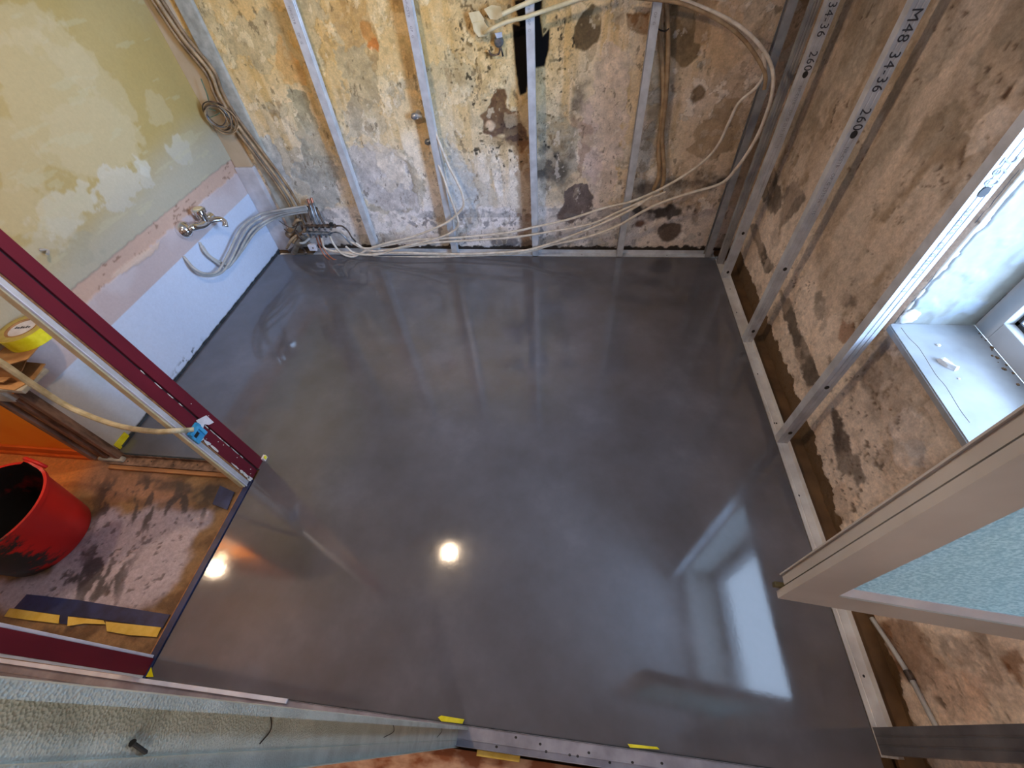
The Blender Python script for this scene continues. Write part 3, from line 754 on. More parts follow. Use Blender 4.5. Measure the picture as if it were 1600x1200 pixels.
# corner boxing where the left wall meets the back wall
g = Geo(); g.box((-2.30, 2.775, 0.64), (-2.172, 2.80, ZC), 0.003); struct(g.build('trim_2', simple('beige_corner_board', rgb(184, 162, 132), rgb(200, 178, 148), 6, 0.8)), 'beige corner board beside the green plasterboard')
g = Geo(); g.box((-2.30, 2.762, 0.0), (-2.165, 2.80, 0.64), 0.003); lo = struct(g.build('trim_3', simple('lilac_grey_corner_board', rgb(176, 172, 174), rgb(204, 200, 202), 9, 0.8, 0, 0.3)), 'white corner board below the beige one')
g = Geo(); g.box((-2.128, 2.775, 0.02), (-2.03, 2.80, ZC), 0.006); struct(g.build('trim_4', M['grey_plaster']))

# ------------------------------------------------------------------ metal studs and tracks
T_ = 0.0012
X_, Y_, Z_ = Vector((1, 0, 0)), Vector((0, 1, 0)), Vector((0, 0, 1))
STUD_GROUP = 'metal studs lining the walls'

def c_profile(w, f, lip=0.006, rib=True):
    """a across the web, b out along the flanges"""
    pts = [(lip, f), (0, f), (0, 0)]
    if rib:
        for c in (0.33*w, 0.67*w): pts += [(c-0.003, 0), (c-0.0015, 0.0018), (c+0.0015, 0.0018), (c+0.003, 0)]
    pts += [(w, 0), (w, f), (w-lip, f)]
    return pts

def text_mesh(name, body, size, mat, parent, origin, xdir, ydir, bold=0.0, gap=0.82):
    """flat lettering, each word its own mesh"""
    if ' ' in body:
        x = Vector(xdir).normalized(); o = Vector(origin)
        for w in body.split():
            text_mesh(name, w, size, mat, parent, o, xdir, ydir, bold)
            o = o + x*size*(gap*len(w)+0.5)
        return
    cu = bpy.data.curves.new(name, 'FONT'); cu.body = body; cu.size = size; cu.extrude = 0.00015
    cu.space_character = 1.12; cu.resolution_u = 4; cu.offset = bold
    tmp = bpy.data.objects.new(name, cu); COL.objects.link(tmp)
    dg = bpy.context.evaluated_depsgraph_get(); dg.update()
    me = bpy.data.meshes.new_from_object(tmp.evaluated_get(dg))
    bpy.data.objects.remove(tmp)
    me.materials.clear(); me.materials.append(mat)
    x = Vector(xdir).normalized(); y = Vector(ydir).normalized(); z = x.cross(y)
    mt = Matrix((x, y, z)).transposed().to_4x4(); mt.translation = Vector(origin)
    me.transform(mt)
    o = bpy.data.objects.new(name, me); COL.objects.link(o); attach(o, parent); return o

def punched(parent, c, n, a, rx, ry, name='screw_hole'):
    """small dark punched hole: a short dark lens just proud of the sheet, rim and core"""
    n = Vector(n); a = Vector(a).normalized(); b = n.cross(a); g = Geo(); c = Vector(c)
    vs = [c + n*0.0008 + a*math.cos(t)*rx + b*math.sin(t)*ry for t in [2*math.pi*k/14 for k in range(14)]]
    vs2 = [p - n*0.0025 for p in vs]
    g.add(vs+vs2, [tuple(range(14)), tuple(reversed(range(14, 28)))] + [(k, 14+k, 14+(k+1) % 14, (k+1) % 14) for k in range(14)])
    return g.build(name, M['black'], parent)

def stud(loc, A, B, w, f, label, mat='galv', z0=0.002, z1=None, group=STUD_GROUP, lip=0.006):
    z1 = z1 or ZC-0.002
    t = thing('metal_stud', (loc[0], loc[1], 0.0), label, 'metal stud', group)
    g = Geo(); g.sheet(c_profile(w, f, lip), T_, (Vector((loc[0], loc[1], 0)), Vector(A), Vector(B), Z_), z0, z1)
    g.build('channel', M[mat], t)
    return t

# back wall: room-facing flange towards -y, web on the east side
back_studs = [(-1.478, 'metal stud left of the bracket studs, nearest to the pipe manifold'),
              (-0.862, 'metal stud behind the tap bracket and its cream conduits'),
              (-0.258, 'metal stud standing in front of the black mould patch'),
              (0.346, 'metal stud beside the pair of tan vertical conduits')]
for x, lb in back_studs:
    # web runs along y at x+0.04, flanges run to -x; the visible face is the flange at y = 2.70
    t = stud((x+0.042, 2.702), (0, 1, 0), (-1, 0, 0), 0.046, 0.042, lb)
    text_mesh('lettering', 'NF-CSTB OP G', 0.017, M['ink_faint'], t, (x+0.012, 2.7008, 1.45), (0, 0, -1), (1, 0, 0))
t = stud((0.992, 2.702), (0, 1, 0), (-1, 0, 0), 0.046, 0.040, 'last metal stud of the far wall, in the right corner', 'galv_dull')

def right_stud(y, lb, zt, hole_z, faint=False):
    t = stud((1.022, y), (1, 0, 0), (0, 1, 0), 0.048, 0.036, lb, 'galv')
    yf = y - T_*0 - 0.0014
    if zt:
        text_mesh('lettering', 'M48 34-36 260', 0.046, M['ink_faint'] if faint else M['ink'], t, (1.031, yf, zt), (0, 0, -1), (1, 0, 0), 0.0, 0.62)
        text_mesh('lettering', 'NF-CSTB OP G 2510-36 15', 0.018, M['ink_faint'], t, (1.039, yf, zt-0.405), (0, 0, -1), (1, 0, 0), 0.0, 0.72)
        punched(t, (1.046, yf, zt-0.362), (0, -1, 0), (0, 0, 1), 0.014, 0.011)
    for hz in hole_z:
        punched(t, (1.046, yf, hz), (0, -1, 0), (0, 0, 1), 0.010, 0.008)
    return t

z_b = at(1425, 12, 1, 1.86).z
right_stud(1.862, 'metal stud on the right wall whose printed text reads M48 at the top', z_b, (0.50, 0.09))
z_c = at(1600, 190, 1, 1.187).z + 0.20
right_stud(1.187, 'metal stud next to the window, its side lit bright by daylight', z_c, (0.42, 0.09), True)
z_a = at(1298, 12, 1, 2.47).z + 0.13
right_stud(2.466, 'printed metal stud on the right wall closest to the far corner', z_a, (0.33, 0.05))
t = stud((1.022, 2.625), (1, 0, 0), (0, 1, 0), 0.040, 0.030, 'unprinted corner stud squeezed between the far wall and right wall studs', 'galv_dull')
# near partition, right end
t = stud((1.022, 0.066), (0, 1, 0), (1, 0, 0), 0.066, 0.036, 'dark grey stud at the lower right foot of the open partition', 'galv_dark')

# big embossed stud beside the camera
NX = -0.292
t = thing('metal_stud', (NX, -0.028, 0), 'large embossed galvanised stud running across the lower left foreground', 'metal stud')
g = Geo(); g.sheet([(-0.0150, 0.030), (-0.0085, 0.030), (-0.0085, 0.0), (-0.0430, 0.0), (-0.0440, 0.0015), (-0.0450, 0.0), (-0.060, 0.0), (-0.060, 0.008)], T_,
                   (Vector((NX, 0, 0)), Y_, X_, Z_), 0.0, ZC-0.002)
g.build('channel', M['emboss'], t)
def on_web(u, v): return at(u, v, 0, NX+0.0016)
a = on_web(204, 1160); b = on_web(228, 1177)
d = (b-a).normalized()
g = Geo(); L = (b-a).length
g.lathe(a+Vector((0.0012, 0, 0)), d, [(0, L*0.10), (L*0.03, L*0.115), (L*0.10, L*0.05)] + [(L*(0.10+0.78*k/20), L*(0.035 if k % 2 else 0.07)) for k in range(21)] + [(L, 0.0001)], 12)
g.build('screw', M['black'], t, auto=40)
for (p, q, r) in (((423, 1117), (423, 1140), (406, 1162)), ((614, 1130), (615, 1143), (600, 1152)), ((690, 1133), (690, 1143), (683, 1152))):
    g = Geo(); g.tube([on_web(*p), on_web(*q), on_web(*r)], 0.0007, 6, 6); g.build('punched_tab', M['black'], t)

def track(name, O, A, B, L, l0, l1, wid, h0, h1, mat, label, group=None, holes=()):
    t = thing(name, Vector(O)+Vector(L)*l0, label, 'floor track', group)
    g = Geo(); g.sheet([(0, h0), (0, 0), (wid*0.3, 0), (wid*0.34, 0.0012), (wid*0.38, 0), (wid, 0), (wid, h1)], T_, (Vector(O), Vector(A), Vector(B), Vector(L)), l0, l1)
    g.build('channel', M[mat], t)
    for (l, w_) in holes:
        c = Vector(O)+Vector(A)*w_+Vector(B)*0.0016+Vector(L)*l
        punched(t, c, B, L, 0.0045, 0.0035)
    return t
track('floor_track', (1.021, 0, 0.002), (1, 0, 0), (0, 0, 1), (0, 1, 0), 0.06, 2.68, 0.050, 0.004, 0.026, 'track', 'cream floor track along the foot of the right wall', None,
      [(2.35, .03), (2.12, .02), (1.62, .02), (1.30, .02), (1.30, .03), (0.92, .02), (0.27, .03), (0.52, .02)])
track('floor_track', (0, 2.702, 0.002), (0, 1, 0), (0, 0, 1), (1, 0, 0), -1.98, 1.02, 0.048, 0.004, 0.026, 'galv', 'grey floor track along the foot of the far wall', None,
      [(-1.2, .02), (-0.5, .02), (0.1, .02), (0.7, .02)])
track('floor_track', (0, -0.058, 0.001), (0, 1, 0), (0, 0, 1), (1, 0, 0), -2.2, 1.07, 0.054, 0.034, 0.004, 'galv_near', 'galvanised floor track with punched holes along the near screed edge', None,
      [(-0.10, .042), (-0.02, .034), (0.0, .018), (0.075, .018), (0.10, .018), (0.135, .03), (0.20, .014), (0.27, .022), (-0.16, .012), (0.36, .03), (0.43, .02)])
g = Geo(); g.box((-2.3, -0.014, 0.006), (-0.905, 0.0, 0.014), 0.001)
tag(g.build('white_profile', M['white_paint']), 'thin white profile lying along the near floor track, left half', 'profile')
g = Geo(); g.box((-0.905, -0.006, -0.01), (1.02, -0.001, 0.004))
tag(g.build('edge_strip', M['foam']), 'thin dark foam edging between screed and near track', 'edging')
g = Geo(); g.box((-2.296, 0.93, -0.01), (-2.287, 2.70, 0.010))
tag(g.build('edge_strip', M['foam']), 'dark edging strip along the foot of the white left wall', 'edging')

# ------------------------------------------------------------------ doorway posts, threshold, tape on the old floor
t = thing('door_post', (-1.5, 0.85, 0), 'maroon painted door post with a groove, rising from the screed corner', 'door post')
def lean_at(y): return LEAN if LEAN < 0 else 0.012+(y-0.795)*0.22
def post_slab(y0, y1, x0, x1, z0, z1, mat, name, lean=0.0):
    g = Geo(); g.box((x0, y0, z0), (x1, y1, z1), 0.0015)
    vv = [Vector((p.x, p.y - lean_at(p.y)*p.z, p.z)) for p in g.v]; g.v = vv
    return g.build(name, M[mat], t)
LEAN = 0.035
post_slab(0.862, 0.915, -1.530, -1.478, 0.0, ZC-0.01, 'maroon', 'outer_moulding', LEAN)
post_slab(0.852, 0.864, -1.530, -1.488, 0.0, ZC-0.01, 'black', 'groove', LEAN)
post_slab(0.796, 0.853, -1.530, -1.480, 0.0, ZC-0.01, 'maroon', 'inner_moulding', LEAN)
post_slab(0.789, 0.797, -1.530, -1.484, 0.0, ZC-0.01, 'bare_wood', 'bare_edge', LEAN)
post_slab(0.768, 0.790, -1.525, -1.486, 0.0, ZC-0.01, 'galv', 'steel_angle', LEAN)
post_slab(0.758, 0.769, -1.520, -1.492, 0.0, ZC-0.01, 'cream_plastic', 'pale_bead', LEAN)
post_slab(0.764, 0.768, -1.500, -1.482, 0.0, ZC-0.01, 'white_paint', 'white_line', LEAN)
# chipped paint along the lower groove
def chip(y, z, w_, h_):
    n_ = 9; ps = []
    for k in range(n_):
        a = 2*math.pi*k/n_; q = 0.7+0.6*random.random(); ps.append((y-lean_at(y)*z+math.cos(a)*w_*q, z+math.sin(a)*h_*q))
    g.add([(-1.4790, a, b) for a, b in ps]+[(-1.4772, a, b) for a, b in ps], [tuple(reversed(range(n_))), tuple(range(n_, 2*n_))]+[(k, (k+1) % n_, n_+(k+1) % n_, n_+k) for k in range(n_)])
g = Geo()
for z, h_ in ((0.14, 0.012), (0.19, 0.03), (0.255, 0.02), (0.31, 0.028), (0.36, 0.02), (0.40, 0.012), (0.56, 0.01), (0.62, 0.02), (0.68, 0.02), (0.76, 0.012)): chip(0.8525, z, 0.0016, h_)
for z, w_, h_ in ((0.02, 0.010, 0.02), (0.05, 0.006, 0.03), (0.09, 0.008, 0.02), (0.14, 0.004, 0.03), (0.30, 0.005, 0.03), (0.35, 0.008, 0.02), (0.39, 0.010, 0.012), (0.43, 0.006, 0.02)): chip(0.799, z, w_, h_)
for k in range(9): chip(0.80+0.10*random.random(), 0.03+0.6*random.random(), 0.0018, 0.002)
o = g.build('chipped_paint', M['plaster_white'], t); o['kind'] = 'stuff'
pc = at(318, 657, 0, -1.477); g = Geo()
vs = [at(u, v, 0, -1.4765) for u, v in ((306, 657), (322, 649), (334, 660), (326, 664), (319, 663), (316, 672))]
g.add(vs+[p+Vector((0.0015, 0, 0)) for p in vs], [tuple(range(6)), tuple(reversed(range(6, 12)))]+[(k, (k+1) % 6, 6+(k+1) % 6, 6+k) for k in range(6)])
g.build('paper_scrap', M['paper'], t)
g = Geo(); g.box((-1.4765, 0.905, 0.0), (-1.462, 0.93, 0.022), 0.001); g.build('paper_foot', M['paper'], t)
g = Geo(); g.box((-1.463, 0.91, 0.008), (-1.459, 0.925, 0.026)); g.build('tape_tab', M['yellow'], t)

# blue cable clip and the hanging conduit
c0 = at(308, 677, 0, -1.472)
t2 = thing('cable_clip', c0, 'bright blue plastic clip fixed to the maroon post', 'clip')
g = Geo()
def blue(u0, v0, u1, v1, x0, x1):
    a = at(u0, v0, 0, -1.47); b = at(u1, v1, 0, -1.47)
    g.box((x0, a.y, a.z), (x1, b.y, b.z), 0.0008)
cy, cz = c0.y, c0.z
g.box((-1.477, cy-0.030, cz-0.036), (-1.468, cy+0.030, cz+0.036), 0.0015); g.box((-1.470, cy-0.030, cz+0.018), (-1.458, cy+0.028, cz+0.034), 0.001)
g.box((-1.470, cy+0.012, cz-0.030), (-1.460, cy+0.026, cz+0.030), 0.001)
g.build('clip_body', M['blue_plastic'], t2)
g = Geo(); g.box((-1.469, cy-0.020, cz-0.006), (-1.4665, cy+0.004, cz+0.016), 0.0005); g.build('socket_opening', M['black'], t2)
hp = [at(-40, 545, 1, 0.86), at(0, 566, 1, 0.855), at(50, 600, 1, 0.845), at(110, 637, 1, 0.83), at(180, 664, 1, 0.78), at(240, 674, 1, 0.735), at(275, 673, 1, 0.735), at(292, 672, 0, -1.468), at(303, 671, 0, -1.455)]
g = Geo(); g.tube(hp, 0.0115, 10, 6, rad=lambda q: 1.15-0.35*q)
tag(g.build('flexible_conduit', simple('dirty_pale_conduit', rgb(170, 160, 128), rgb(206, 198, 168), 22, 0.6, 0, 0.3, 80)), 'pale dirty conduit sagging from the left to the blue clip', 'conduit')

# near post of the doorway
t = thing('door_post', (-1.5, 0.03, 0), 'maroon door post at the near end of the threshold strip', 'door post')
LEAN = -0.004
post_slab(0.008, 0.062, -1.530, -1.478, 0.0, ZC-0.01, 'maroon', 'moulding', LEAN)
post_slab(0.062, 0.072, -1.530, -1.484, 0.0, ZC-0.01, 'white_paint', 'white_bead', LEAN)
post_slab(0.0, 0.008, -1.525, -1.482, 0.0, ZC-0.01, 'plaster_white', 'plaster_edge', LEAN)

# threshold strip between old floor and screed
g = Geo(); g.box((-1.500, 0.0, -0.02), (-1.472, 0.80, 0.007), 0.002)
t = tag(g.build('threshold_strip', M['navy']), 'dark navy edging strip between the screed and the old floor', 'threshold')
g = Geo(); g.box((-1.506, 0.05, -0.015), (-1.4995, 0.80, 0.004)); g.build('bare_edge', M['bare_wood'], t)
# threshold across the far side of the old floor
t = thing('threshold_track', (-1.9, 0.86, 0), 'dirty brown threshold track with screw holes behind the old floor', 'threshold')
g = Geo(); g.sheet([(0, 0.010), (0, 0), (0.05, 0), (0.05, 0.022)], 0.0015, (Vector((0, 0.826, 0.0)), Y_, Z_, X_), -2.30, -1.53); g.build('channel', M['dirty_wood'], t)
for k in range(6): punched(t, (-2.2+0.13*k, 0.85+0.008*(k % 2), 0.0017), (0, 0, 1), (1, 0, 0), 0.004, 0.0035)
g = Geo(); g.box((-2.28, 0.803, -0.012), (-1.60, 0.824, 0.005), 0.002); g.build('wood_batten', M['bare_wood'], t)
g = Geo(); g.box((-2.29, 0.879, -0.01), (-1.53, 0.893, 0.006), 0.001); g.build('dark_edging', M['foam'], t)

# jamb in the hall corner
t = thing('door_jamb', (-2.32, 0.86, 0), 'short brown wooden jamb in front of the orange wall', 'door jamb')
for (x0, x1, y0, mt, nm) in ((-2.425, -2.385, 0.845, 'dirty_wood', 'jamb_board'), (-2.385, -2.335, 0.862, 'bare_wood', 'recessed_board'), (-2.335, -2.300, 0.848, 'dirty_wood', 'jamb_board'),
                         (-2.300, -2.268, 0.862, 'orange', 'orange_strip'), (-2.268, -2.235, 0.85, 'dirty_wood', 'jamb_board')):
    g = Geo(); g.box((x0+0.001, y0, 0.0), (x1-0.001, 0.885, 0.555), 0.003); g.build(nm, M[mt], t)
g = Geo(); g.box((-2.40, 0.842, 0.50), (-2.30, 0.885, 0.575), 0.012); g.box((-2.36, 0.84, -0.005), (-2.22, 0.87, 0.02), 0.008); g.build('plaster_lump', M['grey_plaster'], t)
g = Geo(); g.box((-2.50, 0.84, 0.575), (-2.17, 0.965, 0.595), 0.004)
tag(g.build('plaster_ledge', M['grey_plaster']), 'grey plaster ledge on top of the brown jamb', 'ledge')

# tapes on the old floor
def floor_poly(name, pts, mat, z0=-0.006, th=0.0015, parent=None, z=0.0):
    vs = [at(u, v, 2, z) for u, v in pts]; vs = [Vector((p.x, p.y, z0+th)) for p in vs]
    n = len(vs); g = Geo()
    g.add(vs+[p-Vector((0, 0, th)) for p in vs], [tuple(range(n)), tuple(reversed(range(n, 2*n)))]+[(k, (k+1) % n, n+(k+1) % n, n+k) for k in range(n)])
    return g.build(name, M[mat], parent)
tag(floor_poly('waterproof_tape', [(40, 928), (120, 937), (264, 960), (252, 982), (150, 966), (105, 962), (104, 975), (92, 974), (90, 960), (20, 950)], 'navy', -0.008, 0.003),
    'wide navy waterproofing tape on the old floor near the near post', 'tape')
tag(floor_poly('masking_tape', [(14, 950), (22, 951), (92, 961), (90, 974), (40, 968), (5, 963)], 'masking', -0.0045, 0.0012), 'leftmost strip of amber masking tape on the navy tape', 'tape', 'masking tape strips')
tag(floor_poly('masking_tape', [(105, 963), (160, 969), (164, 975), (130, 974), (104, 978)], 'masking', -0.0045, 0.0012), 'short middle strip of amber masking tape on the navy tape', 'tape', 'masking tape strips')
tag(floor_poly('masking_tape', [(164, 971), (251, 980), (244, 995), (200, 992), (166, 986)], 'masking', -0.0043, 0.0014), 'amber masking tape strip touching the threshold, with a curled edge', 'tape', 'masking tape strips')
tag(floor_poly('blue_patch', [(343, 758), (365, 768), (354, 796), (331, 787)], 'navy2', -0.007, 0.003), 'square of dark blue tape by the foot of the maroon post', 'tape')
for pts, zz, lb in (([(228, 1058), (232, 1030), (243, 1027), (237, 1040), (241, 1058)], 0.010, 'yellow tape on the screed corner below the near maroon post'),
                ([(685, 1121), (690, 1118), (726, 1124), (723, 1131), (690, 1127)], 0.012, 'yellow tape marker where the foreground stud meets the screed'),
                ([(980, 1162), (1026, 1167), (1030, 1171), (984, 1168)], 0.012, 'yellow tape marker near the right end of the near track')):
    tag(floor_poly('yellow_tape', pts, 'yellow', zz-0.006, 0.0015), lb, 'tape', 'yellow tape markers')
g = Geo(); a = at(190, 692, 0, XL+0.004); b = at(203, 676, 0, XL+0.004)
g.box((XL+0.002, a.y-0.03, 0.002), (XL+0.006, a.y+0.05, 0.045), 0.0005)
tag(g.build('yellow_tape', M['yellow']), 'yellow tape on the foot of the left wall beside the threshold', 'tape', 'yellow tape markers')
g = Geo(); a = at(745, 1176, 2, 0.012); b = at(812, 1186, 2, 0.012)
g.box((a.x, -0.075, -0.010), (b.x, -0.0595, 0.0135), 0.001)
tag(g.build('masking_tape', M['masking']), 'amber masking tape on the outer side of the near track', 'tape')

# ------------------------------------------------------------------ red bucket
t = thing('mortar_bucket', (-2.31, 0.45, -0.01), 'red rubber mortar bucket caked with dark cement on the old floor', 'bucket')
BC = Vector((-2.31, 0.45, -0.010)); BH = 0.305; n = 56
def ring(z, r, lift=0.0):
    out = []
    for k in range(n):
        a = 2*math.pi*k/n; dz = 0
        if lift:
            for hc in (math.radians(78), math.radians(258)):
                dd = abs((a-hc+math.pi) % (2*math.pi)-math.pi); dz += lift*math.exp(-(dd/0.22)**4)
        out.append(BC+Vector((math.cos(a)*r, math.sin(a)*r, z+dz)))
    return out
outer = [(0, 0.165), (0.006, 0.172), (0.10, 0.186), (0.20, 0.200), (BH-0.02, 0.214), (BH-0.018, 0.222), (BH, 0.224)]
inner = [(BH, 0.212), (0.20, 0.194), (0.10, 0.180), (0.012, 0.164)]
g = Geo(); vs = []; fs = []
for z, r in outer: vs += ring(z, r, 0.030*max(0, (z-0.24)/0.065))
for i in range(len(outer)-1): fs += [(i*n+k, i*n+(k+1) % n, (i+1)*n+(k+1) % n, (i+1)*n+k) for k in range(n)]
fs.append(tuple(reversed(range(n)))); b0 = len(vs); vs += ring(BH, 0.2125, 0.030)
i = len(outer)-1; fs += [(i*n+k, i*n+(k+1) % n, b0+(k+1) % n, b0+k) for k in range(n)]
g.add(vs, fs); g.build('bucket_shell', M['bucket'], t, auto=50)
g = Geo(); vs = []; fs = []
for z, r in inner: vs += ring(z, r, 0.030*max(0, (z-0.24)/0.065))
for i in range(len(inner)-1): fs += [(i*n+k, i*n+(k+1) % n, (i+1)*n+(k+1) % n, (i+1)*n+k) for k in range(n)]
fs.append(tuple(range(3*n, 4*n))); g.add(vs, fs); g.build('bucket_lining', M['bucket_in'], t, auto=50)
for hc in (78, 258):
    a = math.radians(hc); c = BC+Vector((math.cos(a)*0.226, math.sin(a)*0.226, BH+0.012)); tv = Vector((-math.sin(a), math.cos(a), 0))
    g = Geo(); g.tube([c-tv*0.055-Vector((0, 0, 0.02)), c-tv*0.045+Vector((0, 0, 0.008)), c+Vector((0, 0, 0.016)), c+tv*0.045+Vector((0, 0, 0.008)), c+tv*0.055-Vector((0, 0, 0.02))], 0.008, 8, 5)
    g.build('handle', M['bucket'], t, smooth=True)
g = Geo(); g.lathe(BC+Vector((0, 0, 0.012)), (0, 0, 1), [(0, 0.163), (0.028, 0.166), (0.034, 0.10), (0.030, 0.0)], 40); g.build('wet_cement', simple('wet_cement', rgb(16, 15, 15), rgb(34, 32, 32), 12, 0.3, 0, 0.4, 40, bd=0.004), t, smooth=True)

# ------------------------------------------------------------------ tape roll on torn cardboard
LZ = 0.595
RT = at(34, 512, 0, -2.206)       # top centre of the tape roll
TF = RT.z-0.055-0.0045
t = thing('cardboard_box', (-2.25, 0.93, LZ), 'torn flattened cardboard box on the grey ledge', 'cardboard box')
def slab(name, pts, z, th, mat, par, tilt=None):
    vs = [Vector((x, y, z+(tilt(x, y) if tilt else 0))) for x, y in pts]; k_ = len(vs); g = Geo()
    g.add(vs+[p+Vector((0, 0, th)) for p in vs], [tuple(reversed(range(k_))), tuple(range(k_, 2*k_))]+[(k, (k+1) % k_, k_+(k+1) % k_, k_+k) for k in range(k_)])
    return g.build(name, M[mat], par)
slab('bottom_flap', [(-2.42, 0.85), (-2.20, 0.84), (-2.165, 0.90), (-2.19, 0.985), (-2.29, 0.99), (-2.42, 0.96)], LZ, 0.004, 'cardboard', t)
slab('middle_flap', [(-2.44, 0.86), (-2.25, 0.86), (-2.21, 0.92), (-2.24, 0.985), (-2.44, 0.96)], LZ+0.030, 0.004, 'cardboard', t, lambda x, y: 0.10*(y-0.93))
slab('top_flap', [(-2.29, 0.885), (-2.22, 0.875), (-2.125, 0.93), (-2.15, 1.045), (-2.29, 1.05)], TF, 0.004, 'cardboard', t)
g = Geo(); g.box((-2.29, 0.885, LZ+0.003), (-2.20, 0.889, TF)); g.box((-2.285, 0.889, LZ+0.003), (-2.28, 0.98, TF)); g.build('side_wall', M['cardboard'], t)
RC = Vector((RT.x, RT.y, RT.z-0.055))
t = thing('tape_roll', RC, 'fat roll of bright yellow tape lying on the cardboard', 'tape roll')
RW = 0.055; RR = 0.088
g = Geo(); g.lathe(RC, Z_, [(0, 0.05), (0, RR), (RW, RR), (RW, 0.062)], 48, cap=False); g.build('tape', M['yellow'], t, auto=40)
g = Geo(); g.lathe(RC, Z_, [(0.001, 0.062), (RW+0.001, 0.062), (RW+0.001, 0.052), (0.001, 0.052)], 40, cap=False); g.build('cardboard_core', M['cardboard'], t, auto=40)
g = Geo(); g.lathe(RC, Z_, [(RW+0.0004, RR-0.001), (RW+0.0012, RR-0.002), (RW+0.0012, 0.060)], 48, cap=False); g.build('side_face', simple('tape_side_edges', rgb(176, 158, 76), rgb(196, 178, 96), 30, 0.5), t, auto=40)
g = Geo(); g.lathe(RC, Z_, [(RW-0.006, 0.0515), (RW-0.004, 0.0515), (RW-0.003, 0.03), (RW-0.004, 0.0)], 36, cap=False); g.build('core_label', M['paper'], t, auto=40)
g = Geo()
for k in range(6): g.box((RC.x-0.032+0.011*k, RC.y-0.006+0.002*k, RC.z+RW-0.0022), (RC.x-0.026+0.011*k, RC.y+0.006+0.002*k-0.004*(k % 2), RC.z+RW-0.0014))
o = g.build('printed_marks', M['ink'], t); o['kind'] = 'stuff'

# ------------------------------------------------------------------ mixer tap on the left wall
t = thing('mixer_tap', (XL, 2.20, 0.52), 'chrome wall mixer tap with knob and curved spout', 'tap')
TC = Vector((-2.25, 2.235, 0.525))
def tap(u, v, x=-2.25): return at(u, v, 0, x)
g = Geo(); rc = tap(291, 359, -2.275); g.lathe((XL-0.004, rc.y, rc.z), X_, [(0, 0.050), (0.014, 0.052), (0.034, 0.044), (0.050, 0.024), (0.058, 0.014)], 28); g.build('rosette', M['chrome'], t, smooth=True)
bc = tap(320, 347, -2.24)
g = Geo(); g.tube([Vector((XL+0.035, rc.y, rc.z)), Vector((XL+0.055, rc.y+0.03, rc.z)), bc-Vector((0.0, 0.03, 0)), bc+Vector((0, 0.03, 0))], 0.024, 14, 6, rad=lambda q: 0.75+0.45*q); g.build('body', M['chrome'], t, smooth=True)
g = Geo(); kc = tap(309, 327, -2.235); ax = (kc-bc).normalized(); g.lathe(bc, ax, [(0, 0.026), (0.4*(kc-bc).length, 0.027), (0.7*(kc-bc).length, 0.030), (0.76*(kc-bc).length, 0.040), (1.0*(kc-bc).length, 0.040), (1.06*(kc-bc).length, 0.034)], 24); kn = g.build('knob', M['chrome'], t, smooth=False, auto=40)
g = Geo(); g.lathe(bc+ax*(kc-bc).length*1.06, ax, [(0, 0.027), (0.003, 0.024)], 20); g.build('knob_cap', M['cream_plastic'], kn)
k2 = tap(333, 336, -2.225); g = Geo(); g.lathe(bc, (k2-bc), [(0, 0.022), (0.03, 0.022), (0.036, 0.028), (0.066, 0.028), (0.072, 0.018)], 20); g.build('diverter', M['chrome'], t, auto=40)
g = Geo(); g.tube([bc, tap(335, 343, -2.21), tap(345, 343, -2.19), tap(351, 347, -2.175), tap(352, 354, -2.172)], 0.0165, 12, 6, rad=lambda q: 1.2-0.35*q+0.25*max(0, q-0.85)*6); g.build('spout', M['chrome'], t, smooth=True)
g = Geo(); g.cyl((XL-0.004, bc.y, bc.z), (bc.x, bc.y, bc.z), 0.012, n=14); g.build('wall_stub', M['chrome'], t)
# little nail hole hook near the post
g = Geo(); p = at(62, 390, 0, XL+0.004); g.tube([p, p+Vector((0.02, 0.01, -0.01)), p+Vector((0.035, -0.012, -0.015))], 0.006, 8, 4)
tag(g.build('wall_plug', M['pipe_grey']), 'small grey plug sticking out of the wall above the maroon post', 'plug')

# ------------------------------------------------------------------ pipes
def pipe(name, pts, r, mat, label, cat='pipe', group=None, n=10, sub=6):
    g = Geo(); g.tube(pts, r, n, sub)
    o = g.build(name, M[mat], None, auto=60)
    return tag(o, label, cat, group)
LG = 'grey supply pipes bending along the left wall'
def lpipe(wallpts, xoff, cornerpts, yv, lb, r=0.0105):
    pts = [at(u, v, 0, XL+0.004+(0.02 if i else 0)+xoff*(1 if i else 0)) for i, (u, v) in enumerate(wallpts)]
    pts += [at(u, v, 1, yv) for u, v in cornerpts]
    return pipe('supply_pipe', pts, r, 'pipe_grey', lb, 'pipe', LG)
lpipe([(312, 379), (322, 396), (343, 413), (354, 419), (369, 402), (392, 362)], 0.010, [(416, 345), (442, 334), (480, 327)], 2.690, 'grey pipe entering the wall at the upper hole under the tap', 0.0078)
lpipe([(287, 401), (304, 420), (322, 428), (340, 424), (356, 398), (376, 358)], 0.030, [(404, 336), (438, 328), (478, 322)], 2.665, 'grey pipe entering the wall at the lower left hole, outermost bend', 0.0078)
lpipe([(316, 384), (328, 400), (348, 411), (362, 411), (378, 392), (398, 364)], 0.004, [(420, 347), (444, 337), (480, 331)], 2.705, 'grey pipe hugging the inside of the bend under the tap', 0.0075)
lpipe([(290, 405), (306, 424), (324, 431), (346, 426), (362, 404), (384, 360)], 0.018, [(410, 340), (440, 331), (480, 325)], 2.680, 'grey pipe lying lowest in the bend under the tap', 0.0075)

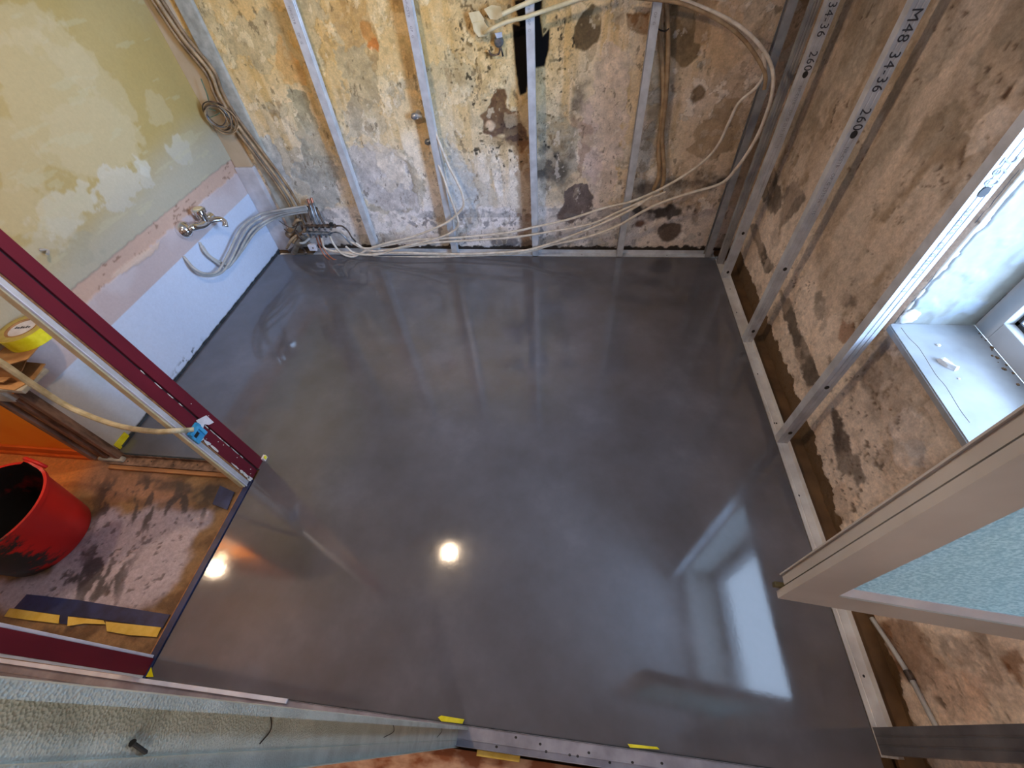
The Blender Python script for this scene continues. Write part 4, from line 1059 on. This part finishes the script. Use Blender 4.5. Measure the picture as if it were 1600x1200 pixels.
# bundle dropping along the corner
dn = [(236, -10), (283, 60), (325, 112), (340, 148), (362, 186), (402, 240), (440, 292), (462, 330), (470, 350)]
for k, (du, yv, mt, lb) in enumerate(((-4, 2.745, 'pipe_brown', 'left pipe of the brown bundle dropping to the manifold'), (2, 2.735, 'cable_tan', 'middle pipe of the brown bundle dropping to the manifold'),
                                  (8, 2.75, 'pipe_brown', 'right pipe of the brown bundle dropping to the manifold'))):
    pipe('riser_pipe', [at(u+du, v-du*0.4, 1, yv) for u, v in dn], 0.0095, mt, lb, 'pipe', 'brown riser pipes')
# coil of thin wire
t = thing('wire_coil', at(345, 178, 1, 2.74), 'loose coil of thin green and brown wires hanging on the corner board', 'wire coil')
cc = at(344, 180, 1, 2.735)
cc = cc+Vector((0, -0.01, 0))
for k, (r_, mt, dx, dz) in enumerate(((0.092, 'pipe_brown', 0.002, -0.012), (0.086, 'dark_metal', -0.008, 0.002), (0.090, 'cable_tan', 0.012, -0.018), (0.075, 'pipe_brown', 0, 0), (0.070, 'steel_blue', 0.006, 0.004), (0.064, 'cable_tan', -0.004, -0.006), (0.078, 'cable_tan', 0.008, -0.010), (0.060, 'dark_metal', 0.0, 0.012))):
    g = Geo(); g.tube([cc+Vector((dx+r_*math.cos(a), -0.004*k+0.010*math.sin(2*a+k), dz+r_*0.92*math.sin(a))) for a in [2*math.pi*q/14 for q in range(15)]], 0.0036, 6, 3); g.build('wire_loop', M[mt], t, smooth=True)
g = Geo(); g.tube([cc+Vector((-0.02, 0, 0.075)), cc+Vector((-0.005, 0, 0.12)), cc+Vector((0.0, 0.01, 0.19))], 0.003, 6, 5); g.tube([cc+Vector((0.0, -0.01, 0.03)), cc+Vector((-0.05, -0.02, 0.05)), cc+Vector((-0.06, -0.02, 0.0)), cc+Vector((0.03, -0.02, 0.02))], 0.0025, 6, 5)
g.build('wire_tail', simple('green_wire', rgb(60, 96, 78), rgb(96, 120, 92), 30, 0.5), t, smooth=True)

# manifold block
t = thing('pipe_manifold', at(480, 380, 1, 2.70), 'tarnished pipe manifold with valves in the left far corner', 'pipe manifold')
def mp(u, v, y=2.68): return at(u, v, 1, y)
for (a, b, mt, r_) in ((mp(476, 354), mp(524, 353), 'dark_metal', 0.013), (mp(474, 364), mp(516, 365), 'steel_blue', 0.014)):
    d = (b-a); L = d.length
    g = Geo(); prof = []
    for k in range(17): prof.append((L*k/16, r_*(1.0 if k % 2 else 1.25)))
    g.lathe(a, d, prof, 14); bar = g.build('manifold_bar', M[mt], t, auto=35)
    for k in range(5):
        c = a+d*(0.12+0.19*k); g = Geo(); g.cyl(c, c+Vector((0, -0.030, -0.012)), 0.007, 0.009, 10); g.build('outlet', M['steel_blue'], bar)
for k, (u0, v0, u1, v1, mt) in enumerate(((480, 322, 492, 356, 'dark_metal'), (484, 318, 498, 358, 'steel_blue'), (489, 317, 503, 356, 'steel_blue'), (494, 324, 509, 354, 'dark_metal'), (470, 330, 480, 356, 'dark_metal'), (466, 334, 476, 366, 'dark_metal'))):
    g = Geo(); g.tube([mp(u0, v0, 2.735), mp((u0+u1)/2-1, (v0+v1)/2, 2.70), mp(u1, v1, 2.685)], 0.0085, 10, 5); ob = g.build('feed_pipe', M[mt], t, smooth=True)
    if k < 4: ob['label'] = 'short feed pipe with copper top'
for (u, v) in ((484, 319), (489, 317)):
    g = Geo(); a = mp(u-3, v-8, 2.745); b = mp(u+2, v+8, 2.728); g.cyl(a, b, 0.010, n=10); g.build('copper_sleeve', M['copper'], t)
g = Geo(); a = mp(470, 372, 2.69); b = mp(459, 396, 2.665)
g.lathe(a, b-a, [(0, 0.016), (0.02, 0.020), (0.03, 0.020), (0.04, 0.026), (0.06, 0.028), (0.065, 0.020), ((b-a).length-0.01, 0.022), ((b-a).length, 0.020)], 18); v_ = g.build('brass_valve', simple('dull_bronze', rgb(84, 72, 60), rgb(136, 120, 100), 24, 0.4, 0.5, 0.2), t, auto=35)
g = Geo(); g.lathe(b, (b-a), [(-0.003, 0.014), (0.0015, 0.013)], 14); g.build('valve_bore', M['black'], v_)
for pts, mt, r_ in (([(458, 352), (464, 344), (474, 346), (476, 360), (466, 368), (458, 380)], 'pipe_brown', 0.011), ([(448, 388), (456, 374), (468, 366), (482, 366)], 'cable_tan', 0.010),
                ([(452, 392), (466, 384), (474, 390), (478, 396)], 'dark_metal', 0.010), ([(462, 360), (470, 372), (484, 380), (490, 388)], 'dark_metal', 0.008), ([(458, 372), (472, 380), (484, 372)], 'pipe_grey', 0.009),
                ([(436, 345), (446, 352), (456, 356), (464, 352)], 'dark_metal', 0.003), ([(444, 358), (452, 364), (460, 360), (470, 340)], 'dark_metal', 0.0035)):
    g = Geo(); g.tube([mp(u, v, 2.70-0.03*(i % 2)) for i, (u, v) in enumerate(pts)], r_, 10, 6); g.build('bent_pipe', M[mt], t, smooth=True)
g = Geo(); c = mp(452, 366, 2.73); g.lathe(c+Vector((0, 0.04, 0)), (0, -1, 0), [(0, 0.030), (0.05, 0.028), (0.062, 0.018)], 16); g.build('wall_elbow', M['pipe_brown'], t, auto=40)
g = Geo(); g.box(mp(484, 392, 2.67), mp(494, 380, 2.70), 0.003); g.build('white_fitting', M['paper'], t)
g = Geo(); c = mp(518, 351, 2.66); g.box(c-Vector((0.012, 0.01, 0.008)), c+Vector((0.012, 0.01, 0.014)), 0.002); g.build('black_clip', M['black'], t)

# copper pipes curling out of the manifold
CG = 'copper pipes curling from the manifold to the floor'
pipe('copper_pipe', [mp(498, 366), mp(502, 380, 2.67), mp(511, 396, 2.66), mp(524, 406, 2.64), mp(545, 406, 2.65), mp(572, 401, 2.69), mp(590, 401, 2.70)], 0.0055, 'copper', 'upper copper pipe curling down to the white sleeve', 'pipe', CG)
pipe('copper_pipe', [mp(493, 366), mp(498, 382, 2.67), mp(508, 400, 2.65), mp(524, 410, 2.63), mp(545, 409, 2.64), mp(572, 403, 2.68), mp(590, 403, 2.69)], 0.0055, 'copper', 'lower copper pipe dipping over the screed edge', 'pipe', CG)
DG = 'dark pipes leaving the manifold bars'
pipe('dark_pipe', [mp(520, 354), mp(533, 353, 2.67), mp(543, 360, 2.67), mp(549, 370, 2.67), mp(556, 378, 2.68)], 0.006, 'dark_metal', 'dark pipe leaving the upper manifold bar', 'pipe', DG)
pipe('dark_pipe', [mp(514, 365), mp(526, 363, 2.67), mp(536, 368, 2.67), mp(544, 377, 2.67), mp(550, 383, 2.68)], 0.006, 'steel_blue', 'dark pipe leaving the lower manifold bar', 'pipe', DG)

# ------------------------------------------------------------------ cream conduits
KG = 'cream conduits looping across the far wall'
def cab(pts, ys, r, label, mat='cable', name='conduit', group=KG):
    n_ = len(pts)
    if isinstance(ys, (int, float)): ys = [ys]*n_
    elif len(ys) != n_:
        a = np.interp(np.linspace(0, 1, n_), np.linspace(0, 1, len(ys)), ys); ys = [float(q) for q in a]
    return pipe(name, [at(u, v, 1, y) for (u, v), y in zip(pts, ys)], r, mat, label, 'conduit', group)
cab([(583, 402), (640, 402), (720, 400), (790, 397), (830, 392), (860, 383), (916, 371), (965, 353), (1000, 333), (1035, 316), (1080, 301), (1126, 287), (1150, 264), (1176, 226), (1193, 190), (1206, 147), (1207, 110), (1192, 77), (1161, 45), (1122, 22), (1063, -2)],
    [2.685, 2.685, 2.685, 2.68, 2.675, 2.67, 2.67, 2.66, 2.65, 2.64, 2.62, 2.60, 2.56, 2.53, 2.52, 2.50, 2.52, 2.54, 2.58, 2.62, 2.66], 0.0085, 'cream conduit making the widest loop round the far right corner')
cab([(548, 378), (570, 388), (600, 384), (650, 375), (720, 371), (790, 364), (835, 355), (888, 343), (944, 325), (986, 315), (1035, 294), (1087, 262), (1119, 231), (1140, 189), (1154, 161), (1182, 136), (1195, 112), (1192, 82)],
    [2.68, 2.67, 2.68, 2.68, 2.68, 2.68, 2.68, 2.68, 2.675, 2.67, 2.66, 2.64, 2.62, 2.60, 2.58, 2.56, 2.54, 2.54], 0.0078, 'cream conduit rising inside the wide corner loop')
cab([(556, 380), (578, 392), (616, 389), (670, 380), (730, 376), (800, 371), (860, 362), (923, 350), (960, 334), (1000, 316), (1040, 300)], 2.672, 0.0075, 'cream conduit crossing just above the far floor track')
cab([(524, 392), (560, 398), (620, 395), (700, 397), (760, 396), (815, 392), (850, 384), (900, 366), (950, 345), (985, 328), (1020, 306)], 2.665, 0.0085, 'thicker cream conduit lying lowest on the far floor track')
cab([(514, 366), (522, 382), (534, 396), (552, 401), (572, 391), (600, 381), (645, 370), (690, 352), (711, 338), (724, 322), (722, 302), (712, 280), (701, 259), (690, 232), (680, 206), (671, 188), (664, 181)],
    [2.68, 2.67, 2.66, 2.66, 2.67, 2.67, 2.67, 2.67, 2.665, 2.66, 2.66, 2.67, 2.68, 2.69, 2.72, 2.75, 2.765], 0.0078, 'cream conduit sweeping up to the higher pipe bracket')
cab([(540, 385), (556, 396), (590, 398), (620, 388), (666, 377), (700, 366), (716, 352), (711, 329), (702, 304), (694, 280), (684, 256), (674, 234), (671, 222)],
    [2.67, 2.66, 2.66, 2.665, 2.67, 2.67, 2.665, 2.665, 2.67, 2.69, 2.71, 2.745, 2.765], 0.0075, 'cream conduit sweeping up to the lower pipe bracket')
cab([(500, 362), (504, 378), (508, 388), (530, 394), (555, 394)], [2.68, 2.67, 2.67, 2.67, 2.68], 0.0075, 'short cream conduit dropping straight from the manifold')
# brackets
for (u, v, lb) in ((652, 179, 'higher wall bracket end with two spouts on the far wall'), (673, 219, 'lower wall bracket end on the far wall')):
    c = at(u, v, 1, 2.77); t = thing('pipe_bracket', c, lb, 'pipe bracket')
    g = Geo(); g.cyl(c+Vector((0, 0.03, 0)), c+Vector((0, -0.02, -0.004)), 0.017, 0.015, 14); g.build('elbow', M['pipe_grey'], t)
    g = Geo(); g.lathe(c+Vector((0.0, -0.012, 0)), (-1, 0.0, -0.3), [(0, 0.012), (0.012, 0.018), (0.026, 0.018), (0.028, 0.011), (0.036, 0.010)], 14); g.build('nozzle', M['steel_blue'], t, auto=35)
    g = Geo(); g.cyl(c+Vector((0.0, -0.012, 0)), c+Vector((0.030, -0.012, -0.008)), 0.012, 0.010, 12); g.build('collar', M['pipe_grey'], t)
# upper strands into the junction box
cab([(785, 22), (821, 6), (844, -3), (900, -25)], 2.685, 0.0105, 'cream conduit entering the junction box from above', 'cream_plastic')
cab([(757, 52), (766, 46), (787, 36), (803, 31), (821, 27), (844, 19), (877, 8), (900, 0), (940, -12)], [2.74, 2.70, 2.69, 2.685, 2.68, 2.68, 2.68, 2.68, 2.68], 0.0095, 'cream conduit below it, crossing the black mould patch', 'cream_plastic')
cab([(960, -8), (1010, -2), (1063, 5), (1120, 30), (1158, 58), (1184, 92), (1196, 118), (1194, 140)], [2.66, 2.66, 2.64, 2.61, 2.58, 2.55, 2.53, 2.52], 0.0085, 'tan conduit running inside the top of the corner loop', 'cable_tan')
VG = 'pair of vertical tan conduits'
cab([(1029, -5), (1031, 52), (1037, 140), (1033, 196), (1029, 231), (1030, 273), (1021, 297)], 2.775, 0.0120, 'left one of the two vertical tan conduits', 'cable_tan', 'conduit', VG)
cab([(1041, -5), (1044, 70), (1041, 147), (1035, 205), (1036, 240), (1038, 272), (1033, 300)], 2.765, 0.0120, 'right one of the two vertical tan conduits', 'cable_tan', 'conduit', VG)
c = at(1034, 46, 1, 2.755); g = Geo()
g.tube([c+Vector((-0.030, 0.0, 0.012)), c+Vector((-0.01, -0.008, 0.0)), c+Vector((0.016, -0.006, -0.006)), c+Vector((0.034, 0.0, 0.002))], 0.0035, 6, 4)
g.tube([c+Vector((-0.026, -0.004, 0.03)), c+Vector((-0.02, -0.01, 0.01)), c+Vector((-0.026, -0.006, -0.02))], 0.003, 6, 4)
tag(g.build('wire_tie', M['black']), 'black wire twisted round the pair of tan conduits', 'wire tie')

# open junction box with torn cream flaps
t = thing('junction_box', at(765, 45, 1, 2.78), 'torn cream junction box parts left of the black mould', 'junction box')
def flap(pts, y, th, name, mat='cream_plastic'):
    vs = [at(u, v, 1, y) for u, v in pts]; k_ = len(vs); g = Geo()
    g.add(vs+[p+Vector((0, th, 0)) for p in vs], [tuple(reversed(range(k_))), tuple(range(k_, 2*k_))]+[(k, (k+1) % k_, k_+(k+1) % k_, k_+k) for k in range(k_)])
    return g.build(name, M[mat], t)
flap([(732, 20), (748, 17), (757, 30), (754, 36), (737, 36)], 2.755, 0.006, 'flap')
flap([(756, 14), (768, 8), (782, 10), (786, 26), (776, 31), (766, 30)], 2.745, 0.006, 'flap')
flap([(738, 36), (756, 33), (764, 44), (760, 56), (748, 58), (740, 48)], 2.75, 0.008, 'knockout')
flap([(773, 52), (784, 50), (785, 58), (776, 60)], 2.76, 0.005, 'flap', 'paper')
c = at(779, 66, 1, 2.77)
g = Geo(); g.lathe(c+Vector((0, 0.02, 0)), (0, -1, 0), [(0, 0.026), (0.02, 0.024), (0.028, 0.016)], 14); g.build('metal_socket', M['steel_blue'], t, auto=35)
g = Geo(); g.tube([at(764, 78, 1, 2.775), at(768, 86, 1, 2.77), at(779, 84, 1, 2.77), at(782, 74, 1, 2.77), at(786, 88, 1, 2.775)], 0.005, 6, 5); g.build('wire_end', M['dark_metal'], t, smooth=True)

# grey conduit on the right wall under the sash
pipe('wall_conduit', [at(1362, 966, 0, XR-0.012), at(1392, 1010, 0, XR-0.012), at(1421, 1056, 0, XR-0.012), at(1440, 1092, 0, XR-0.012), at(1464, 1138, 0, XR-0.012)], 0.0075, 'pipe_grey', 'thin grey conduit running down the right wall below the open sash', 'conduit')
cp = at(1421, 1056, 0, XR-0.012)
g = Geo(); dd = (at(1440, 1092, 0, XR-0.012)-at(1392, 1010, 0, XR-0.012)).normalized(); g.cyl(cp-dd*0.014, cp+dd*0.014, 0.0105, n=12)
o = bpy.data.objects['wall_conduit']; g.build('coupling', M['dark_metal'], o)

# ------------------------------------------------------------------ window frame, sill, sash
win = bpy.data.objects.new('window_1', None); COL.objects.link(win); win.location = (1.42, 0.7, WZ0); struct(win, 'white plastic window frame in the right wall')
FX0, FX1 = 1.385, 1.455; FW = 0.07; ZS = 0.722
g = Geo()
for a, b in (((FX0, WY0, ZS), (FX1, WY0+FW, WZ1)), ((FX0, WY1-FW, ZS), (FX1, WY1, WZ1)), ((FX0, WY0+FW, ZS), (FX1, WY1-FW, ZS+FW)), ((FX0, WY0+FW, WZ1-FW), (FX1, WY1-FW, WZ1))): g.box(a, b, 0.004)
g.build('window_frame', M['pvc'], win)
g = Geo()
for a, b in (((FX0+0.03, WY0+FW, ZS+FW), (FX0+0.036, WY0+FW+0.012, WZ1-FW)), ((FX0+0.03, WY1-FW-0.012, ZS+FW), (FX0+0.036, WY1-FW, WZ1-FW)), ((FX0+0.03, WY0+FW, ZS+FW), (FX0+0.036, WY1-FW, ZS+FW+0.012))): g.box(a, b)
g.build('gasket', M['gasket'], win)
# sill board with rounded nose and corner
bm = bmesh.new(); r_ = 0.018; x0, x1, y0, y1 = 1.118, FX0+0.004, WY0-0.02, WY1+0.002
pts = [(x1, y0), (x1, y1)] + [(x0+r_-r_*math.sin(a), y1-r_+r_*math.cos(a)) for a in [math.pi/2*k/6 for k in range(7)]] + [(x0+r_-r_*math.cos(a), y0+r_-r_*math.sin(a)) for a in [math.pi/2*k/6 for k in range(7)]]
vs = [bm.verts.new((x, y, ZS-0.022)) for x, y in pts]; f = bm.faces.new(vs); r2 = bmesh.ops.extrude_face_region(bm, geom=[f])
for v in r2['geom']:
    if isinstance(v, bmesh.types.BMVert): v.co.z += 0.022
bmesh.ops.recalc_face_normals(bm, faces=bm.faces)
ed = [e for e in bm.edges if abs(e.verts[0].co.z-ZS) < 1e-5 and abs(e.verts[1].co.z-ZS) < 1e-5]
bmesh.ops.bevel(bm, geom=ed, offset=0.004, segments=2, affect='EDGES')
g = Geo(); g.bm(bm); g.build('sill_board', M['sill'], win)
g = Geo()
cr = [(1408, 512), (1421, 529), (1437, 545), (1462, 585), (1478, 604), (1500, 640), (1515, 660)]
g.tube([at(u, v, 2, ZS+0.0002) for u, v in cr], 0.0006, 5, 3)
for k in range(16):
    x = 1.36+0.02*random.random(); y = 0.95+0.25*random.random(); s = 0.001+0.003*random.random(); g.box((x-s, y-s, ZS-0.0005), (x+s, y+s*1.3, ZS+s))
g.build('crack_and_grit', M['ochre_board'], win)
c = at(1480, 571, 2, ZS)
g = Geo()
pv = [(-0.030, -0.006), (-0.026, 0.008), (-0.008, 0.012), (0.014, 0.008), (0.026, 0.012), (0.024, -0.006), (0.004, -0.014), (-0.018, -0.014)]
g.add([Vector((c.x+a*0.5+b*0.8, c.y-a*0.9+b*0.4, ZS+0.0005)) for a, b in pv]+[Vector((c.x+(a*0.5+b*0.8)*0.85, c.y+(-a*0.9+b*0.4)*0.85, ZS+0.011+0.003*(i % 3))) for i, (a, b) in enumerate(pv)],
      [tuple(reversed(range(8))), tuple(range(8, 16))]+[(k, (k+1) % 8, 8+(k+1) % 8, 8+k) for k in range(8)])
tag(g.build('plaster_chip', M['plaster_white']), 'broken chip of white plaster on the window sill', 'plaster chip')
for (u, v, s) in ((1466, 540, 0.007), (1498, 592, 0.004)):
    c = at(u, v, 2, ZS); g = Geo(); g.lathe(c, Z_, [(0, s), (s*0.5, s*0.9), (s*0.8, s*0.3)], 6)
    tag(g.build('plaster_crumb', M['plaster_white']), 'crumb of white plaster on the sill, %s the chip' % ('above and left of' if v < 570 else 'below and right of'), 'plaster crumb', 'plaster crumbs on the sill')
# crumbled lump at reveal corner
c = at(1435, 482, 0, XR+0.02); g = Geo(); bm = bmesh.new(); bmesh.ops.create_icosphere(bm, subdivisions=3, radius=1)
for v in bm.verts:
    q = v.co; nz = 1+0.12*math.sin(q.x*5+q.z*3)*math.cos(q.z*7+q.y*2); v.co = Vector((1.165+q.x*0.028*nz, 1.232+q.y*0.010*nz, 0.755+q.z*0.030*nz))
g.bm(bm); struct(g.build('trim_5', M['plaster_white'], smooth=True), 'crumbled plaster at the foot of the window reveal')

# open sash
SA = Vector((0.467, 0.273, 0)); SD = Vector((0.99715, -0.0754, 0)).normalized(); SN = Vector((-SD.y, SD.x, 0))    # SD along the sash to its hinge, SN away from camera
SZ0, SZ1, SL = 0.80, 2.10, 0.78
sash = thing('window_sash', SA+SD*SL+Vector((0, 0, SZ0)), 'open white plastic window sash with frosted glass reaching into the room', 'window sash')
def sbox(g, l0, l1, n0, n1, z0, z1, bev=0.0):
    h = Geo(); h.box((l0, n0, z0), (l1, n1, z1), bev)
    g.add([SA+SD*p.x+SN*p.y+Vector((0, 0, p.z)) for p in h.v], h.f)
SW, SH = 0.078, 0.072
def mitred(g, l0, l1, z0, z1, w, h_, n0, n1, bevel_in=0.0):
    """rectangular ring with mitred corners; the inner edge of the front face sits bevel_in deeper"""
    O = [(l0, z0), (l1, z0), (l1, z1), (l0, z1)]; I = [(l0+w, z0+h_), (l1-w, z0+h_), (l1-w, z1-h_), (l0+w, z1-h_)]
    vs = [SA+SD*a+SN*n0+Vector((0, 0, b)) for a, b in O]+[SA+SD*a+SN*(n0+bevel_in)+Vector((0, 0, b)) for a, b in I]
    vs += [SA+SD*a+SN*n1+Vector((0, 0, b)) for a, b in O]+[SA+SD*a+SN*n1+Vector((0, 0, b)) for a, b in I]
    fs = []
    for k in range(4):
        j = (k+1) % 4; fs += [(k, j, 4+j, 4+k), (8+j, 8+k, 12+k, 12+j), (j, k, 8+k, 8+j), (4+k, 4+j, 12+j, 12+k)]
    g.add(vs, fs)
g = Geo(); mitred(g, 0, SL, SZ0, SZ1, SW, SH, 0.0, 0.0145)
g.build('inner_frame', M['pvc'], sash)
g = Geo(); mitred(g, 0.026, SL-0.012, SZ0+0.034, SZ1-0.012, SW-0.04, SH-0.04, 0.0145, 0.021)
g.build('gasket_groove', M['gasket'], sash)
g = Geo(); mitred(g, 0.006, SL-0.004, SZ0+0.026, SZ1-0.004, SW-0.008, SH-0.02, 0.021, 0.040); mitred(g, 0.002, SL, SZ0+0.024, SZ1, 0.02, 0.02, 0.040, 0.043)
g.build('outer_frame', M['pvc'], sash)
g = Geo(); mitred(g, SW, SL-SW, SZ0+SH, SZ1-SH, 0.018, 0.018, 0.003, 0.013, 0.009)
g.build('glazing_bead', M['white_paint'], sash)
g = Geo(); sbox(g, SW, SL-SW, 0.013, 0.017, SZ0+SH, SZ1-SH); g.build('glass', M['glass'], sash)
g = Geo(); sbox(g, -0.012, 0.030, 0.016, 0.026, SZ0+0.012, SZ0+0.026, 0.002); sbox(g, 0.008, 0.012, 0.0155, 0.020, SZ0+0.05, SZ0+0.20, 0.0005); g.build('lock_hardware', M['hardware'], sash)
g = Geo(); sbox(g, SL-0.01, SL+0.13, 0.026, 0.034, 1.0, 1.08, 0.002); sbox(g, SL-0.01, SL+0.13, 0.026, 0.034, 1.85, 1.93, 0.002); g.build('hinge', M['hardware'], sash)

# hall wall lamp, outside the frame; its glow reaches the orange wall and the screed
t = thing('wall_lamp', (-2.62, 0.80, 1.50), 'small glowing lamp on the orange hall wall', 'lamp')
g = Geo(); g.cyl((-2.62, 0.872, 1.50), (-2.62, 0.83, 1.50), 0.04, 0.035, 18); g.build('lamp_base', M['white_paint'], t)
g = Geo(); g.lathe((-2.62, 0.83, 1.50), (0, -1, 0), [(0, 0.014), (0.012, 0.022), (0.03, 0.026)], 16, cap=False); g.build('bulb', M['bulb'], t, smooth=True)
# ceiling lamp (seen only as its reflection in the screed)
t = thing('ceiling_lamp', (-0.98, 1.22, ZC), 'bare glowing bulb on the ceiling, seen as a warm reflection in the screed', 'lamp')
g = Geo(); g.cyl((-0.98, 1.22, ZC), (-0.98, 1.22, ZC-0.03), 0.045, 0.04, 20); g.cyl((-0.98, 1.22, ZC-0.03), (-0.98, 1.22, ZC-0.07), 0.018, 0.016, 14); g.build('socket', M['white_paint'], t)
g = Geo(); g.lathe((-0.98, 1.22, ZC-0.07), (0, 0, -1), [(0, 0.013), (0.006, 0.02), (0.02, 0.024)], 16, cap=False); g.build('bulb_neck', M['bulb'], t, smooth=True)
